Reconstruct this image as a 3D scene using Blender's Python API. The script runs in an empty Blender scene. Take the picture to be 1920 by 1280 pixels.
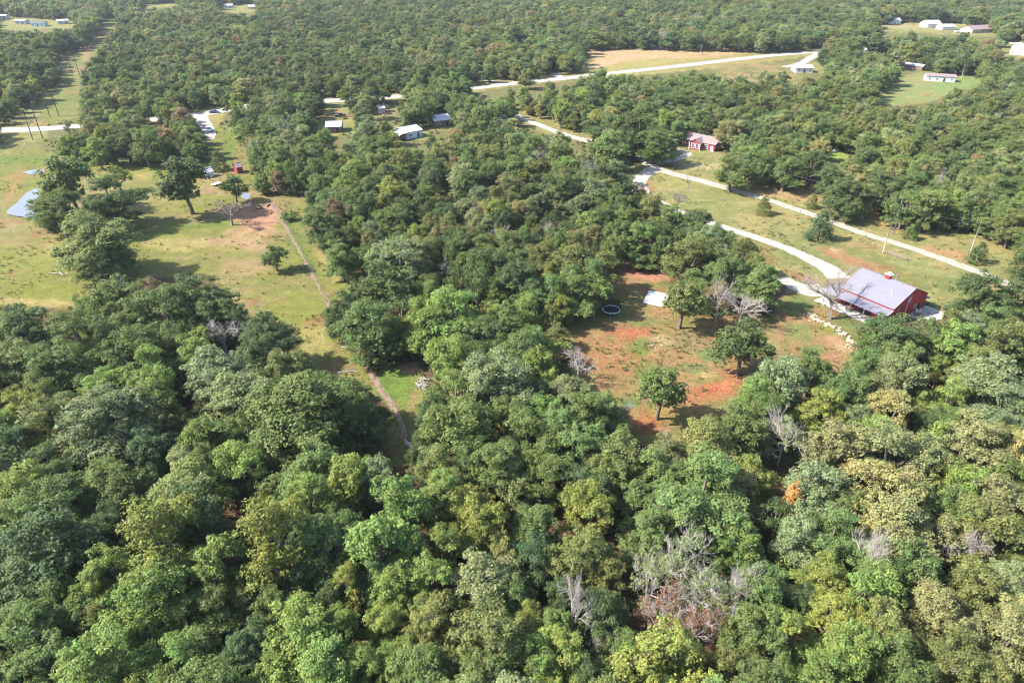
import bpy, bmesh, math, random
import numpy as np
from mathutils import Vector, Matrix

R = math.radians
SC = bpy.context.scene
COL = SC.collection
rng = np.random.default_rng(7)
random.seed(7)

# ------------------------------------------------------------------ camera, sky, sun, exposure
CAM_H, PITCH, FPX = 76.0, 30.5, 1300.0
cam_d = bpy.data.cameras.new('camera')
cam_d.sensor_fit = 'HORIZONTAL'
cam_d.sensor_width = 36.0
cam_d.lens = 36.0 * FPX / 1920.0
cam_d.clip_start = 1.0
cam_d.clip_end = 20000.0
cam = bpy.data.objects.new('camera', cam_d)
COL.objects.link(cam)
cam.location = (0, 0, CAM_H)
cam.rotation_euler = (R(90 - PITCH), 0, 0)
SC.camera = cam

HAZE = 0.00007
SUN_ELEV = 42.0
SUN_TO = Vector((1.0, 0.10, 0)).normalized()          # the way shadows fall
world = bpy.data.worlds.new('World')
SC.world = world
world.use_nodes = True
wn = world.node_tree
wn.nodes.clear()
wo = wn.nodes.new('ShaderNodeOutputWorld')
wb = wn.nodes.new('ShaderNodeBackground')
ws = wn.nodes.new('ShaderNodeTexSky')
ws.sky_type = 'NISHITA'
ws.sun_disc = False
ws.sun_elevation = R(SUN_ELEV)
ws.sun_rotation = math.atan2(-SUN_TO.x, -SUN_TO.y)
ws.altitude = 200
ws.air_density = 1.0
ws.dust_density = 1.2
wb.inputs['Strength'].default_value = 0.135
wn.links.new(ws.outputs[0], wb.inputs[0])
wn.links.new(wb.outputs[0], wo.inputs[0])

sun_d = bpy.data.lights.new('sun', 'SUN')
sun_d.energy = 5.0
sun_d.angle = R(0.53)
sun_d.color = (1.0, 0.94, 0.84)
sun = bpy.data.objects.new('sun', sun_d)
COL.objects.link(sun)
_d = Vector((SUN_TO.x * math.cos(R(SUN_ELEV)), SUN_TO.y * math.cos(R(SUN_ELEV)), -math.sin(R(SUN_ELEV))))
sun.rotation_euler = _d.to_track_quat('-Z', 'Y').to_euler()
sun.location = (-200, -20, 300)

SC.view_settings.view_transform = 'Standard'
SC.view_settings.look = 'None'
SC.view_settings.gamma = 1.0
SC.view_settings.use_curve_mapping = False
SC.view_settings.exposure = 1.66
SC.render.engine = 'CYCLES'
cy = SC.cycles
cy.max_bounces = 6
cy.diffuse_bounces = 4
cy.glossy_bounces = 2
cy.transmission_bounces = 4
cy.transparent_max_bounces = 6
cy.volume_bounces = 0
cy.sample_clamp_indirect = 3.0
cy.caustics_reflective = False
cy.caustics_refractive = False
cy.use_denoising = True
cy.pixel_filter_type = 'BLACKMAN_HARRIS'
cy.filter_width = 1.05
SC.render.film_transparent = False

# ------------------------------------------------------------------ pixel <-> ground helpers
_c, _s = math.cos(R(PITCH)), math.sin(R(PITCH))


def hgt(x, y):
    """Gentle roll of the land, metres."""
    return 0.35 * np.sin(x * 0.021 + 0.8) * np.cos(y * 0.017 - 0.4) + 0.22 * np.sin(x * 0.043 - y * 0.031)


def P0(u, v, z=0.0):
    a, b = (u - 960) / FPX, (640 - v) / FPX
    dy, dz = _c + b * _s, -_s + b * _c
    t = (z - CAM_H) / dz
    return a * t, dy * t


def G(u, v, z=0.0):
    """Point at height z above the ground that this line of sight meets (a photogrammetric survey of the photo)."""
    h = 0.0
    for _ in range(3):
        x, y = P0(u, v, z + h)
        h = float(hgt(x, y))
    return Vector((x, y, h))


def proj(x, y, z):
    dz = z - CAM_H
    d = y * _c - dz * _s
    up = y * _s + dz * _c
    return 960 + FPX * x / d, 640 - FPX * up / d, d


def height_between(base, top):
    """Metres that a vertical pole measures whose foot and tip are seen at these points."""
    b = G(*base)
    best = min(np.arange(2, 40, 0.1), key=lambda z: (P0(top[0], top[1], z + b.z)[0] - b.x) ** 2 + (P0(top[0], top[1], z + b.z)[1] - b.y) ** 2)
    return b, float(best)


def in_poly(u, v, poly):
    u = np.asarray(u, float); v = np.asarray(v, float)
    r = np.zeros(u.shape, bool)
    n = len(poly)
    for i in range(n):
        x1, y1 = poly[i]; x2, y2 = poly[(i + 1) % n]
        if y1 == y2:
            continue
        r ^= ((y1 > v) != (y2 > v)) & (u < (x2 - x1) * (v - y1) / (y2 - y1) + x1)
    return r


def vnoise(x, y, seed=0):
    xi = np.floor(x).astype(np.int64); yi = np.floor(y).astype(np.int64)
    fx = x - xi; fy = y - yi
    fx = fx * fx * (3 - 2 * fx); fy = fy * fy * (3 - 2 * fy)

    def hsh(a, b):
        n = (a * 374761393 + b * 668265263 + seed * 1442695041) & 0x7fffffff
        n = ((n ^ (n >> 13)) * 1274126177) & 0x7fffffff
        return ((n ^ (n >> 16)) & 0xffff) / 65535.0
    return (hsh(xi, yi) * (1 - fx) + hsh(xi + 1, yi) * fx) * (1 - fy) + (hsh(xi, yi + 1) * (1 - fx) + hsh(xi + 1, yi + 1) * fx) * fy


def fbm(x, y, seed=0, o=4):
    a, s, t = 0.5, 0, 0
    for k in range(o):
        s = s + a * vnoise(x * 2 ** k, y * 2 ** k, seed + k); t += a; a *= 0.55
    return s / t


# ------------------------------------------------------------------ materials
def newmat(name):
    m = bpy.data.materials.new(name); m.use_nodes = True
    nt = m.node_tree; nt.nodes.clear()
    out = nt.nodes.new('ShaderNodeOutputMaterial')
    return m, nt, out


def N(nt, typ, **kw):
    n = nt.nodes.new(typ)
    for k, v in kw.items():
        setattr(n, k, v)
    return n


def plain(name, col, rough=0.7, metal=0.0, var=0.15, scale=1.5, bump=0.0, spec=0.4):
    """A painted / cast surface with cloudy weathering."""
    m, nt, out = newmat(name)
    b = N(nt, 'ShaderNodeBsdfPrincipled')
    b.inputs['Roughness'].default_value = rough
    b.inputs['Metallic'].default_value = metal
    b.inputs['Specular IOR Level'].default_value = spec
    tc = N(nt, 'ShaderNodeTexCoord')
    nz = N(nt, 'ShaderNodeTexNoise'); nz.inputs['Scale'].default_value = scale; nz.inputs['Detail'].default_value = 6
    nt.links.new(tc.outputs['Object'], nz.inputs['Vector'])
    rp = N(nt, 'ShaderNodeMapRange')
    rp.inputs[1].default_value = 0.3; rp.inputs[2].default_value = 0.7
    rp.inputs[3].default_value = 1 - var; rp.inputs[4].default_value = 1 + var
    nt.links.new(nz.outputs[0], rp.inputs[0])
    mx = N(nt, 'ShaderNodeMix', data_type='RGBA', blend_type='MULTIPLY')
    mx.inputs[0].default_value = 1
    mx.inputs[6].default_value = (*col, 1)
    nt.links.new(rp.outputs[0], mx.inputs[7])
    nt.links.new(mx.outputs[2], b.inputs['Base Color'])
    if bump:
        bp = N(nt, 'ShaderNodeBump'); bp.inputs['Strength'].default_value = bump; bp.inputs['Distance'].default_value = 0.03
        nt.links.new(nz.outputs[0], bp.inputs['Height']); nt.links.new(bp.outputs[0], b.inputs['Normal'])
    nt.links.new(b.outputs[0], out.inputs[0])
    return m


def leaf_material():
    m, nt, out = newmat('foliage')
    tint = N(nt, 'ShaderNodeAttribute', attribute_type='INSTANCER', attribute_name='tint')
    tone = N(nt, 'ShaderNodeAttribute', attribute_type='GEOMETRY', attribute_name='tone')
    sep = N(nt, 'ShaderNodeSeparateColor'); nt.links.new(tone.outputs['Color'], sep.inputs[0])
    # brightness by leaf, and some sprays further turned to yellow or olive
    mr = N(nt, 'ShaderNodeMapRange'); mr.inputs[3].default_value = 0.45; mr.inputs[4].default_value = 1.65
    nt.links.new(sep.outputs[0], mr.inputs[0])
    mul = N(nt, 'ShaderNodeMix', data_type='RGBA', blend_type='MULTIPLY'); mul.inputs[0].default_value = 1
    nt.links.new(tint.outputs['Color'], mul.inputs[6]); nt.links.new(mr.outputs[0], mul.inputs[7])
    hs = N(nt, 'ShaderNodeHueSaturation')
    h2 = N(nt, 'ShaderNodeMapRange'); h2.inputs[3].default_value = 0.474; h2.inputs[4].default_value = 0.532
    nt.links.new(sep.outputs[1], h2.inputs[0]); nt.links.new(h2.outputs[0], hs.inputs['Hue'])
    s2 = N(nt, 'ShaderNodeMapRange'); s2.inputs[3].default_value = 0.98; s2.inputs[4].default_value = 0.76
    nt.links.new(sep.outputs[2], s2.inputs[0]); nt.links.new(s2.outputs[0], hs.inputs['Saturation'])
    nt.links.new(mul.outputs[2], hs.inputs['Color'])
    df = N(nt, 'ShaderNodeBsdfPrincipled'); df.inputs['Roughness'].default_value = 0.55
    df.inputs['Specular IOR Level'].default_value = 0.18
    nt.links.new(hs.outputs[0], df.inputs['Base Color'])
    tr = N(nt, 'ShaderNodeBsdfTranslucent')
    br = N(nt, 'ShaderNodeMix', data_type='RGBA', blend_type='MULTIPLY'); br.inputs[0].default_value = 1
    br.inputs[7].default_value = (1.25, 1.2, 0.55, 1)
    nt.links.new(hs.outputs[0], br.inputs[6]); nt.links.new(br.outputs[2], tr.inputs[0])
    mix = N(nt, 'ShaderNodeMixShader'); mix.inputs[0].default_value = 0.36
    nt.links.new(df.outputs[0], mix.inputs[1]); nt.links.new(tr.outputs[0], mix.inputs[2])
    nt.links.new(mix.outputs[0], out.inputs[0])
    return m


def ground_material():
    m, nt, out = newmat('ground')
    at = N(nt, 'ShaderNodeAttribute', attribute_type='GEOMETRY', attribute_name='gcol')
    tc = N(nt, 'ShaderNodeTexCoord')

    def nz(scale, det, rough=0.55):
        n = N(nt, 'ShaderNodeTexNoise'); n.inputs['Scale'].default_value = scale; n.inputs['Detail'].default_value = det
        n.inputs['Roughness'].default_value = rough
        nt.links.new(tc.outputs['Object'], n.inputs['Vector']); return n
    fine = nz(2.8, 8, 0.75); mid = nz(0.35, 5); blot = nz(0.9, 4)

    def mr(n, a, b, c, d):
        r = N(nt, 'ShaderNodeMapRange'); r.inputs[1].default_value = a; r.inputs[2].default_value = b
        r.inputs[3].default_value = c; r.inputs[4].default_value = d
        nt.links.new(n.outputs[0], r.inputs[0]); return r
    f1 = mr(fine, 0.3, 0.7, 0.5, 1.5); f2 = mr(mid, 0.3, 0.7, 0.82, 1.18)
    ml = N(nt, 'ShaderNodeMath', operation='MULTIPLY'); nt.links.new(f1.outputs[0], ml.inputs[0]); nt.links.new(f2.outputs[0], ml.inputs[1])
    mx = N(nt, 'ShaderNodeMix', data_type='RGBA', blend_type='MULTIPLY'); mx.inputs[0].default_value = 1
    nt.links.new(at.outputs['Color'], mx.inputs[6]); nt.links.new(ml.outputs[0], mx.inputs[7])
    # drier stalks and greener tufts mixed through the sward
    hs = N(nt, 'ShaderNodeHueSaturation')
    hm = mr(blot, 0.3, 0.7, 0.475, 0.53); nt.links.new(hm.outputs[0], hs.inputs['Hue'])
    sm = mr(fine, 0.3, 0.7, 1.15, 0.8); nt.links.new(sm.outputs[0], hs.inputs['Saturation'])
    nt.links.new(mx.outputs[2], hs.inputs['Color'])
    b = N(nt, 'ShaderNodeBsdfPrincipled'); b.inputs['Roughness'].default_value = 0.95
    b.inputs['Specular IOR Level'].default_value = 0.1
    nt.links.new(hs.outputs[0], b.inputs['Base Color'])
    bp = N(nt, 'ShaderNodeBump'); bp.inputs['Strength'].default_value = 0.7; bp.inputs['Distance'].default_value = 0.25
    nt.links.new(fine.outputs[0], bp.inputs['Height']); nt.links.new(bp.outputs[0], b.inputs['Normal'])
    nt.links.new(b.outputs[0], out.inputs[0])
    return m


def siding_material(name, col, period=0.3, vertical=True):
    m, nt, out = newmat(name)
    b = N(nt, 'ShaderNodeBsdfPrincipled'); b.inputs['Roughness'].default_value = 0.55
    tc = N(nt, 'ShaderNodeTexCoord')
    wv = N(nt, 'ShaderNodeTexWave', wave_type='BANDS', bands_direction='X' if vertical else 'Z')
    wv.inputs['Scale'].default_value = 0.314 / period
    nt.links.new(tc.outputs['Object'], wv.inputs['Vector'])
    nz = N(nt, 'ShaderNodeTexNoise'); nz.inputs['Scale'].default_value = 0.8; nz.inputs['Detail'].default_value = 5
    nt.links.new(tc.outputs['Object'], nz.inputs['Vector'])
    mr = N(nt, 'ShaderNodeMapRange'); mr.inputs[1].default_value = .3; mr.inputs[2].default_value = .7
    mr.inputs[3].default_value = 0.85; mr.inputs[4].default_value = 1.12
    nt.links.new(nz.outputs[0], mr.inputs[0])
    mx = N(nt, 'ShaderNodeMix', data_type='RGBA', blend_type='MULTIPLY'); mx.inputs[0].default_value = 1
    mx.inputs[6].default_value = (*col, 1); nt.links.new(mr.outputs[0], mx.inputs[7])
    nt.links.new(mx.outputs[2], b.inputs['Base Color'])
    bp = N(nt, 'ShaderNodeBump'); bp.inputs['Strength'].default_value = 0.4; bp.inputs['Distance'].default_value = 0.03
    nt.links.new(wv.outputs[0], bp.inputs['Height']); nt.links.new(bp.outputs[0], b.inputs['Normal'])
    nt.links.new(b.outputs[0], out.inputs[0])
    return m


M = {}
M['leaf'] = leaf_material()
M['ground'] = ground_material()
M['bark'] = plain('bark', (0.13, 0.105, 0.085), 0.95, var=0.4, scale=3, bump=0.6)
M['dead'] = plain('dead_wood', (0.33, 0.29, 0.27), 0.9, var=0.3, scale=2)
M['greydead'] = plain('grey_dead_wood', (0.19, 0.16, 0.145), 0.9, var=0.3, scale=2)
M['gravel'] = plain('gravel', (0.275, 0.25, 0.215), 0.95, var=0.26, scale=0.7, bump=0.5)
M['asphalt'] = plain('pale_road', (0.24, 0.225, 0.208), 0.9, var=0.12, scale=0.5)
M['redsoil'] = plain('red_soil', (0.165, 0.105, 0.078), 0.95, var=0.3, scale=1.2, bump=0.5)
M['verge'] = plain('dusty_verge', (0.27, 0.215, 0.155), 0.95, var=0.35, scale=1.0, bump=0.5)
M['concrete'] = plain('concrete', (0.34, 0.32, 0.30), 0.85, var=0.12, scale=0.9)
M['redmetal'] = siding_material('red_sheet_metal', (0.42, 0.02, 0.036), 0.3)
M['redwall'] = siding_material('red_boards', (0.22, 0.025, 0.04), 0.2, False)
M['whitewall'] = siding_material('white_boards', (0.50, 0.49, 0.48), 0.2, False)
M['tanwall'] = siding_material('tan_boards', (0.45, 0.36, 0.28), 0.2, False)
M['brownwall'] = siding_material('brown_boards', (0.17, 0.10, 0.085), 0.2, False)
M['greyroof'] = plain('galvanised_roof', (0.155, 0.15, 0.183), 0.5, 0.0, var=0.06, scale=0.4)
M['whiteroof'] = plain('white_roof', (0.40, 0.39, 0.41), 0.5, var=0.08, scale=0.5)
M['pinkroof'] = plain('weathered_shingles', (0.19, 0.14, 0.14), 0.9, var=0.15, scale=2)
M['darkroof'] = plain('slate_shingles', (0.085, 0.08, 0.115), 0.85, var=0.2, scale=2)
M['greyshingle'] = plain('grey_shingles', (0.26, 0.25, 0.27), 0.9, var=0.15, scale=2)
M['trim'] = plain('white_paint', (0.78, 0.77, 0.75), 0.5, var=0.05)
M['dark'] = plain('dark_opening', (0.02, 0.02, 0.022), 0.6, var=0.1)
M['glass'] = plain('window_glass', (0.05, 0.06, 0.075), 0.08, var=0.05, spec=0.6)
M['wood'] = plain('weathered_post', (0.20, 0.155, 0.12), 0.9, var=0.3, scale=4)
M['polewood'] = plain('pole_wood', (0.30, 0.26, 0.22), 0.9, var=0.25, scale=2)
M['darkpole'] = plain('creosoted_pole', (0.06, 0.045, 0.035), 0.9, var=0.25, scale=2)
M['steel'] = plain('galvanised_steel', (0.50, 0.50, 0.52), 0.4, 0.8, var=0.1)
M['wire'] = plain('wire', (0.16, 0.16, 0.17), 0.5, 0.5, var=0.05)
M['mint'] = plain('mint_padding', (0.50, 0.68, 0.62), 0.6, var=0.06)
M['mat'] = plain('black_mesh', (0.018, 0.02, 0.025), 0.7, var=0.1)
M['stone'] = plain('sandstone', (0.40, 0.28, 0.20), 0.9, var=0.35, scale=1.2, bump=0.5)
M['paint_white'] = plain('car_white', (0.75, 0.75, 0.76), 0.25, var=0.03)
M['paint_blue'] = plain('car_blue', (0.10, 0.16, 0.28), 0.25, var=0.03)
M['paint_dark'] = plain('car_dark', (0.03, 0.03, 0.035), 0.25, var=0.03)
M['rubber'] = plain('rubber', (0.02, 0.02, 0.02), 0.8, var=0.1)
M['bluepaint'] = plain('pale_blue_paint', (0.52, 0.62, 0.66), 0.5, var=0.05)
M['tarp'] = plain('grey_sheet', (0.62, 0.61, 0.62), 0.6, var=0.12, scale=0.7)

wm, wnt, wout = newmat('pond_water')
wbs = N(wnt, 'ShaderNodeBsdfPrincipled')
wbs.inputs['Base Color'].default_value = (0.13, 0.135, 0.165, 1)
wbs.inputs['Roughness'].default_value = 0.06
wbs.inputs['IOR'].default_value = 1.33
wtc = N(wnt, 'ShaderNodeTexCoord'); wnz = N(wnt, 'ShaderNodeTexNoise'); wnz.inputs['Scale'].default_value = 1.5
wnt.links.new(wtc.outputs['Object'], wnz.inputs['Vector'])
wbp = N(wnt, 'ShaderNodeBump'); wbp.inputs['Strength'].default_value = 0.06
wnt.links.new(wnz.outputs[0], wbp.inputs['Height']); wnt.links.new(wbp.outputs[0], wbs.inputs['Normal'])
wnt.links.new(wbs.outputs[0], wout.inputs[0])
M['water'] = wm

nm, nnt, nout = newmat('netting')
nb = N(nnt, 'ShaderNodeBsdfDiffuse'); nb.inputs[0].default_value = (0.02, 0.02, 0.025, 1)
ntr = N(nnt, 'ShaderNodeBsdfTransparent'); nmx = N(nnt, 'ShaderNodeMixShader'); nmx.inputs[0].default_value = 0.55
nnt.links.new(nb.outputs[0], nmx.inputs[1]); nnt.links.new(ntr.outputs[0], nmx.inputs[2]); nnt.links.new(nmx.outputs[0], nout.inputs[0])
M['net'] = nm


# ------------------------------------------------------------------ object helpers
def mesh_np(name, verts, faces, mats, colors=None, attr='tone', smooth=False, mat_idx=None):
    """verts (n,3), faces: (m,4) or (m,3) int array or list of such arrays."""
    me = bpy.data.meshes.new(name)
    fl = faces if isinstance(faces, list) else [faces]
    fl = [np.asarray(f, np.int32) for f in fl if len(f)]
    loops = np.concatenate([f.ravel() for f in fl])
    tot = np.concatenate([np.full(len(f), f.shape[1], np.int32) for f in fl])
    start = np.concatenate([[0], np.cumsum(tot)[:-1]]).astype(np.int32)
    verts = np.asarray(verts, np.float32)
    me.vertices.add(len(verts)); me.vertices.foreach_set('co', verts.ravel())
    me.loops.add(len(loops)); me.loops.foreach_set('vertex_index', loops)
    me.polygons.add(len(tot)); me.polygons.foreach_set('loop_start', start); me.polygons.foreach_set('loop_total', tot)
    if mat_idx is not None:
        me.polygons.foreach_set('material_index', np.asarray(mat_idx, np.int32))
    me.polygons.foreach_set('use_smooth', np.full(len(tot), smooth))
    if colors is not None:
        a = me.attributes.new(attr, 'FLOAT_COLOR', 'POINT' if len(colors) == len(verts) else 'FACE')
        c = np.ones((len(colors), 4), np.float32); c[:, :3] = colors
        a.data.foreach_set('color', c.ravel())
    for m in (mats if isinstance(mats, (list, tuple)) else [mats]):
        me.materials.append(m)
    me.update(calc_edges=True)
    return me


class MB:
    """Collects boxes, prisms and tubes into one mesh."""
    def __init__(s):
        s.v = []; s.f = []

    def add(s, vs, fs):
        o = len(s.v); s.v += [tuple(p) for p in vs]; s.f += [tuple(i + o for i in f) for f in fs]; return s

    def box(s, x0, x1, y0, y1, z0, z1):
        return s.add([(x0, y0, z0), (x1, y0, z0), (x1, y1, z0), (x0, y1, z0), (x0, y0, z1), (x1, y0, z1), (x1, y1, z1), (x0, y1, z1)],
                     [(0, 3, 2, 1), (4, 5, 6, 7), (0, 1, 5, 4), (1, 2, 6, 5), (2, 3, 7, 6), (3, 0, 4, 7)])

    def quadslab(s, a, b, c, d, t):
        """Slab whose top is a-b-c-d (counter-clockwise from above) and thickness t straight down."""
        P = [Vector(p) for p in (a, b, c, d)]; Q = [p - Vector((0, 0, t)) for p in P]
        return s.add(P + Q, [(0, 1, 2, 3), (7, 6, 5, 4), (0, 4, 5, 1), (1, 5, 6, 2), (2, 6, 7, 3), (3, 7, 4, 0)])

    def tube(s, pts, r0, r1=None, n=6, cap=True):
        r1 = r0 if r1 is None else r1
        pts = [Vector(p) for p in pts]; rings = []
        for i, p in enumerate(pts):
            d = (pts[min(i + 1, len(pts) - 1)] - pts[max(i - 1, 0)]).normalized()
            a = d.cross(Vector((0, 0, 1)));
            if a.length < 1e-3: a = Vector((1, 0, 0))
            a.normalize(); b = d.cross(a)
            r = r0 + (r1 - r0) * i / max(1, len(pts) - 1)
            rings.append([p + (a * math.cos(2 * math.pi * k / n) + b * math.sin(2 * math.pi * k / n)) * r for k in range(n)])
        o = len(s.v)
        for g in rings: s.v += [tuple(p) for p in g]
        for i in range(len(pts) - 1):
            for k in range(n):
                s.f.append((o + i * n + k, o + i * n + (k + 1) % n, o + (i + 1) * n + (k + 1) % n, o + (i + 1) * n + k))
        if cap:
            s.f.append(tuple(o + k for k in range(n))); e = o + (len(pts) - 1) * n
            s.f.append(tuple(e + k for k in reversed(range(n))))
        return s

    def mesh(s, name, mat, smooth=False):
        me = bpy.data.meshes.new(name); me.from_pydata(s.v, [], s.f); me.update()
        for m in (mat if isinstance(mat, (list, tuple)) else [mat]): me.materials.append(m)
        if smooth: me.polygons.foreach_set('use_smooth', [True] * len(me.polygons))
        return me

    def build(s, name, mat, parent=None, smooth=False):
        return obj(name, s.mesh(name, mat, smooth), parent)


def obj(name, data, parent=None):
    o = bpy.data.objects.new(name, data); COL.objects.link(o)
    if parent is not None: o.parent = parent
    return o


def tag(o, label=None, cat=None, group=None, kind=None):
    if label: o['label'] = label
    if cat: o['category'] = cat
    if group: o['group'] = group
    if kind: o['kind'] = kind
    return o


def thing(name, label, cat, loc, rz=0.0, group=None):
    o = obj(name, None); o.location = loc; o.rotation_euler = (0, 0, rz)
    return tag(o, label, cat, group)


# ------------------------------------------------------------------ what is open ground in the survey (outlines seen in the photo)
PASTURE = [(-260, 285), (0, 268), (75, 262), (85, 290), (180, 308), (300, 305), (385, 300), (405, 245), (452, 255), (470, 330), (500, 372), (565, 372),
           (590, 440), (612, 492), (690, 525), (640, 575), (650, 640), (690, 690), (780, 680), (790, 745), (770, 790), (765, 860), (690, 870),
           (735, 790), (700, 740), (640, 700), (560, 690), (555, 625), (430, 590), (430, 550), (390, 515), (210, 525), (170, 565), (60, 585), (0, 600), (-260, 640)]
CLEARING = [(1075, 605), (1130, 575), (1150, 505), (1190, 490), (1260, 508), (1255, 560), (1320, 590), (1440, 590), (1465, 545), (1540, 555),
            (1630, 595), (1600, 645), (1590, 680), (1560, 692), (1480, 665), (1430, 720), (1390, 752), (1310, 790), (1260, 822), (1190, 822),
            (1180, 770), (1120, 745), (1080, 715), (1085, 660), (1065, 630)]
STRIP = [(1170, 288), (1225, 297), (1262, 268), (1350, 262), (1360, 300), (1420, 345), (1540, 345), (1560, 390), (1650, 400), (1700, 420), (1800, 430),
         (1920, 462), (1920, 530), (1800, 515), (1790, 575), (1745, 600), (1640, 600), (1500, 560), (1460, 520), (1410, 470), (1360, 425),
         (1270, 395), (1205, 355), (1185, 315)]
DRIVE_GAP = [(955, 212), (1000, 212), (1060, 235), (1110, 250), (1120, 262), (1085, 262), (1030, 250), (985, 235)]
FIELD = [(1085, 92), (1120, 88), (1290, 91), (1480, 94), (1540, 88), (1530, 98), (1380, 110), (1230, 125), (1120, 132), (1060, 146),
         (1100, 125), (1115, 113), (1108, 100)]
ROADSIDE = [[(0, 236), (80, 232), (80, 264), (0, 266)], [(262, 220), (302, 216), (302, 229), (262, 231)],
            [(350, 206), (425, 192), (420, 222), (402, 242), (384, 238)], [(735, 170), (762, 168), (762, 190), (735, 192)],
            [(850, 162), (960, 148), (1060, 136), (1105, 130), (1070, 152), (980, 160), (880, 174)],
            [(1190, 130), (1290, 114), (1430, 96), (1545, 89), (1530, 104), (1440, 116), (1300, 131), (1200, 139)],
            [(1600, 88), (1672, 83), (1672, 95), (1600, 97)], [(445, 184), (475, 180), (475, 192), (445, 194)]]
HOUSE_LOT = [(1640, 178), (1690, 150), (1730, 136), (1840, 138), (1832, 156), (1790, 166), (1750, 186), (1660, 196), (1636, 190)]
LOTS = [HOUSE_LOT, [(1484, 118), (1545, 118), (1545, 136), (1484, 136)], [(1640, 44), (1720, 37), (1760, 39), (1850, 46), (1885, 68), (1800, 66), (1720, 60), (1660, 60)],
        [(1880, 72), (1925, 70), (1925, 112), (1880, 104)], [(-10, 26), (60, 32), (140, 36), (140, 50), (0, 56)],
        [(410, 8), (478, 4), (482, 22), (415, 22)], [(250, 8), (340, 2), (330, 12), (260, 14)],
        [(590, 226), (660, 222), (664, 248), (625, 252), (596, 246)], [(742, 238), (802, 238), (800, 262), (748, 262)], [(806, 214), (852, 214), (850, 244), (808, 244)],
        [(610, 190), (662, 188), (652, 214), (612, 214)], [(700, 198), (745, 198), (742, 216), (700, 216)], [(1552, 280), (1594, 277), (1590, 300), (1556, 303)],
        [(826, 338), (848, 342), (862, 358), (838, 356)], [(1682, 112), (1730, 116), (1735, 130), (1690, 130)], [(962, 68), (984, 68), (984, 76), (962, 76)], [(28, 200), (82, 198), (88, 262), (40, 262)], [(70, 166), (112, 166), (112, 226), (80, 226)], [(1290, 255), (1345, 268), (1340, 285), (1285, 280)],
        [(1325, 262), (1372, 250), (1372, 264), (1345, 268)]]
POWER = [(192, 40), (222, 24), (216, 46), (186, 76), (186, 92), (152, 122), (148, 165), (146, 222), (82, 232), (62, 262), (66, 228), (84, 205), (104, 168), (110, 142),
         (114, 96), (158, 90), (174, 62)]
SCRUB = [(1335, 130), (1385, 118), (1480, 118), (1520, 140), (1480, 165), (1400, 170), (1345, 152)]
KEEP = [[(1458, 900), (1512, 900), (1512, 985), (1458, 985)], [(1048, 1095), (1104, 1095), (1090, 1205), (1060, 1205)], [(1585, 1000), (1640, 1000), (1630, 1100), (1595, 1100)], [(1170, 1010), (1375, 1000), (1380, 1190), (1180, 1190)], [(1785, 1015), (1840, 1010), (1840, 1060), (1790, 1070)],
        [(1360, 550), (1415, 550), (1415, 600), (1360, 600)], [(1055, 655), (1110, 655), (1110, 720), (1055, 720)], [(1735, 690), (1775, 690), (1775, 725), (1735, 725)], [(388, 590), (450, 590), (450, 660), (388, 660)], [(1440, 770), (1500, 770), (1500, 860), (1440, 860)]]
OPEN = [PASTURE, CLEARING, STRIP, DRIVE_GAP, FIELD, POWER] + ROADSIDE + LOTS

# ------------------------------------------------------------------ ground: one sheet to the horizon
yv = list(np.arange(1330, -8, -3.0))
ys = [P0(960, v)[1] for v in yv]
ys = [-6000, -1500, -400, -120, -40, 0, 18, 30, 38, 43] + [y for y in ys if y > 46] + [1200, 1400, 1700, 2200, 3200, 5000, 9000]
ys = np.array(sorted(ys))
ss = np.concatenate([[-60, -20, -8, -4, -2.2, -1.5, -1.2, -1.0], np.arange(-0.92, 0.921, 0.0046), [1.0, 1.2, 1.5, 2.2, 4, 8, 20, 60]])
wy = np.maximum(ys, 46) * _c + CAM_H * _s
X = ss[None, :] * wy[:, None]
Y = np.repeat(ys[:, None], len(ss), 1)
U, V, D = proj(X, Y, 0.0)
far = Y < 20
U = np.where(far, -9999, U); V = np.where(far, 9999, V)
near = np.clip(1 - (np.abs(Y) - 1500) / 2000, 0, 1)
Z = hgt(X, Y) * near
# warp the outlines so no edge runs straight
sc_px = FPX / np.maximum(D, 20)
Uw = U + (fbm(X * 0.30, Y * 0.30, 3) - 0.5) * 2.6 * sc_px
Vw = V + (fbm(X * 0.30, Y * 0.30, 11) - 0.5) * 1.3 * sc_px
shape = X.shape
C = np.zeros(shape + (3,))
litter = np.array((0.125, 0.075, 0.05)); grass = np.array((0.155, 0.155, 0.045))
n1 = fbm(X * 0.05, Y * 0.05, 21); n2 = fbm(X * 0.16, Y * 0.16, 31); n3 = fbm(X * 0.6, Y * 0.6, 41)


def lerp(a, b, t):
    return a * (1 - t[..., None]) + b * t[..., None]


def sstep(a, b, x):
    t = np.clip((x - a) / (b - a), 0, 1); return t * t * (3 - 2 * t)


C[:] = litter
C = lerp(C, np.array((0.10, 0.10, 0.04)), sstep(0.5, 0.65, n2))


def paint(polys, base, alt, alt2=None, a=(0.42, 0.6)):
    global C
    mk = np.zeros(shape, bool)
    for p in polys: mk |= in_poly(Uw, Vw, p)
    col = lerp(np.broadcast_to(np.array(base), shape + (3,)), np.array(alt), sstep(a[0], a[1], n2))
    if alt2 is not None:
        col = lerp(col, np.array(alt2), sstep(0.5, 0.68, n1 * 0.6 + n3 * 0.4))
    C[mk] = col[mk]


def grow(p, k):
    cx = sum(q[0] for q in p) / len(p); cy_ = sum(q[1] for q in p) / len(p)
    return [(cx + (q[0] - cx) * k, cy_ + (q[1] - cy_) * k) for q in p]


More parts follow.
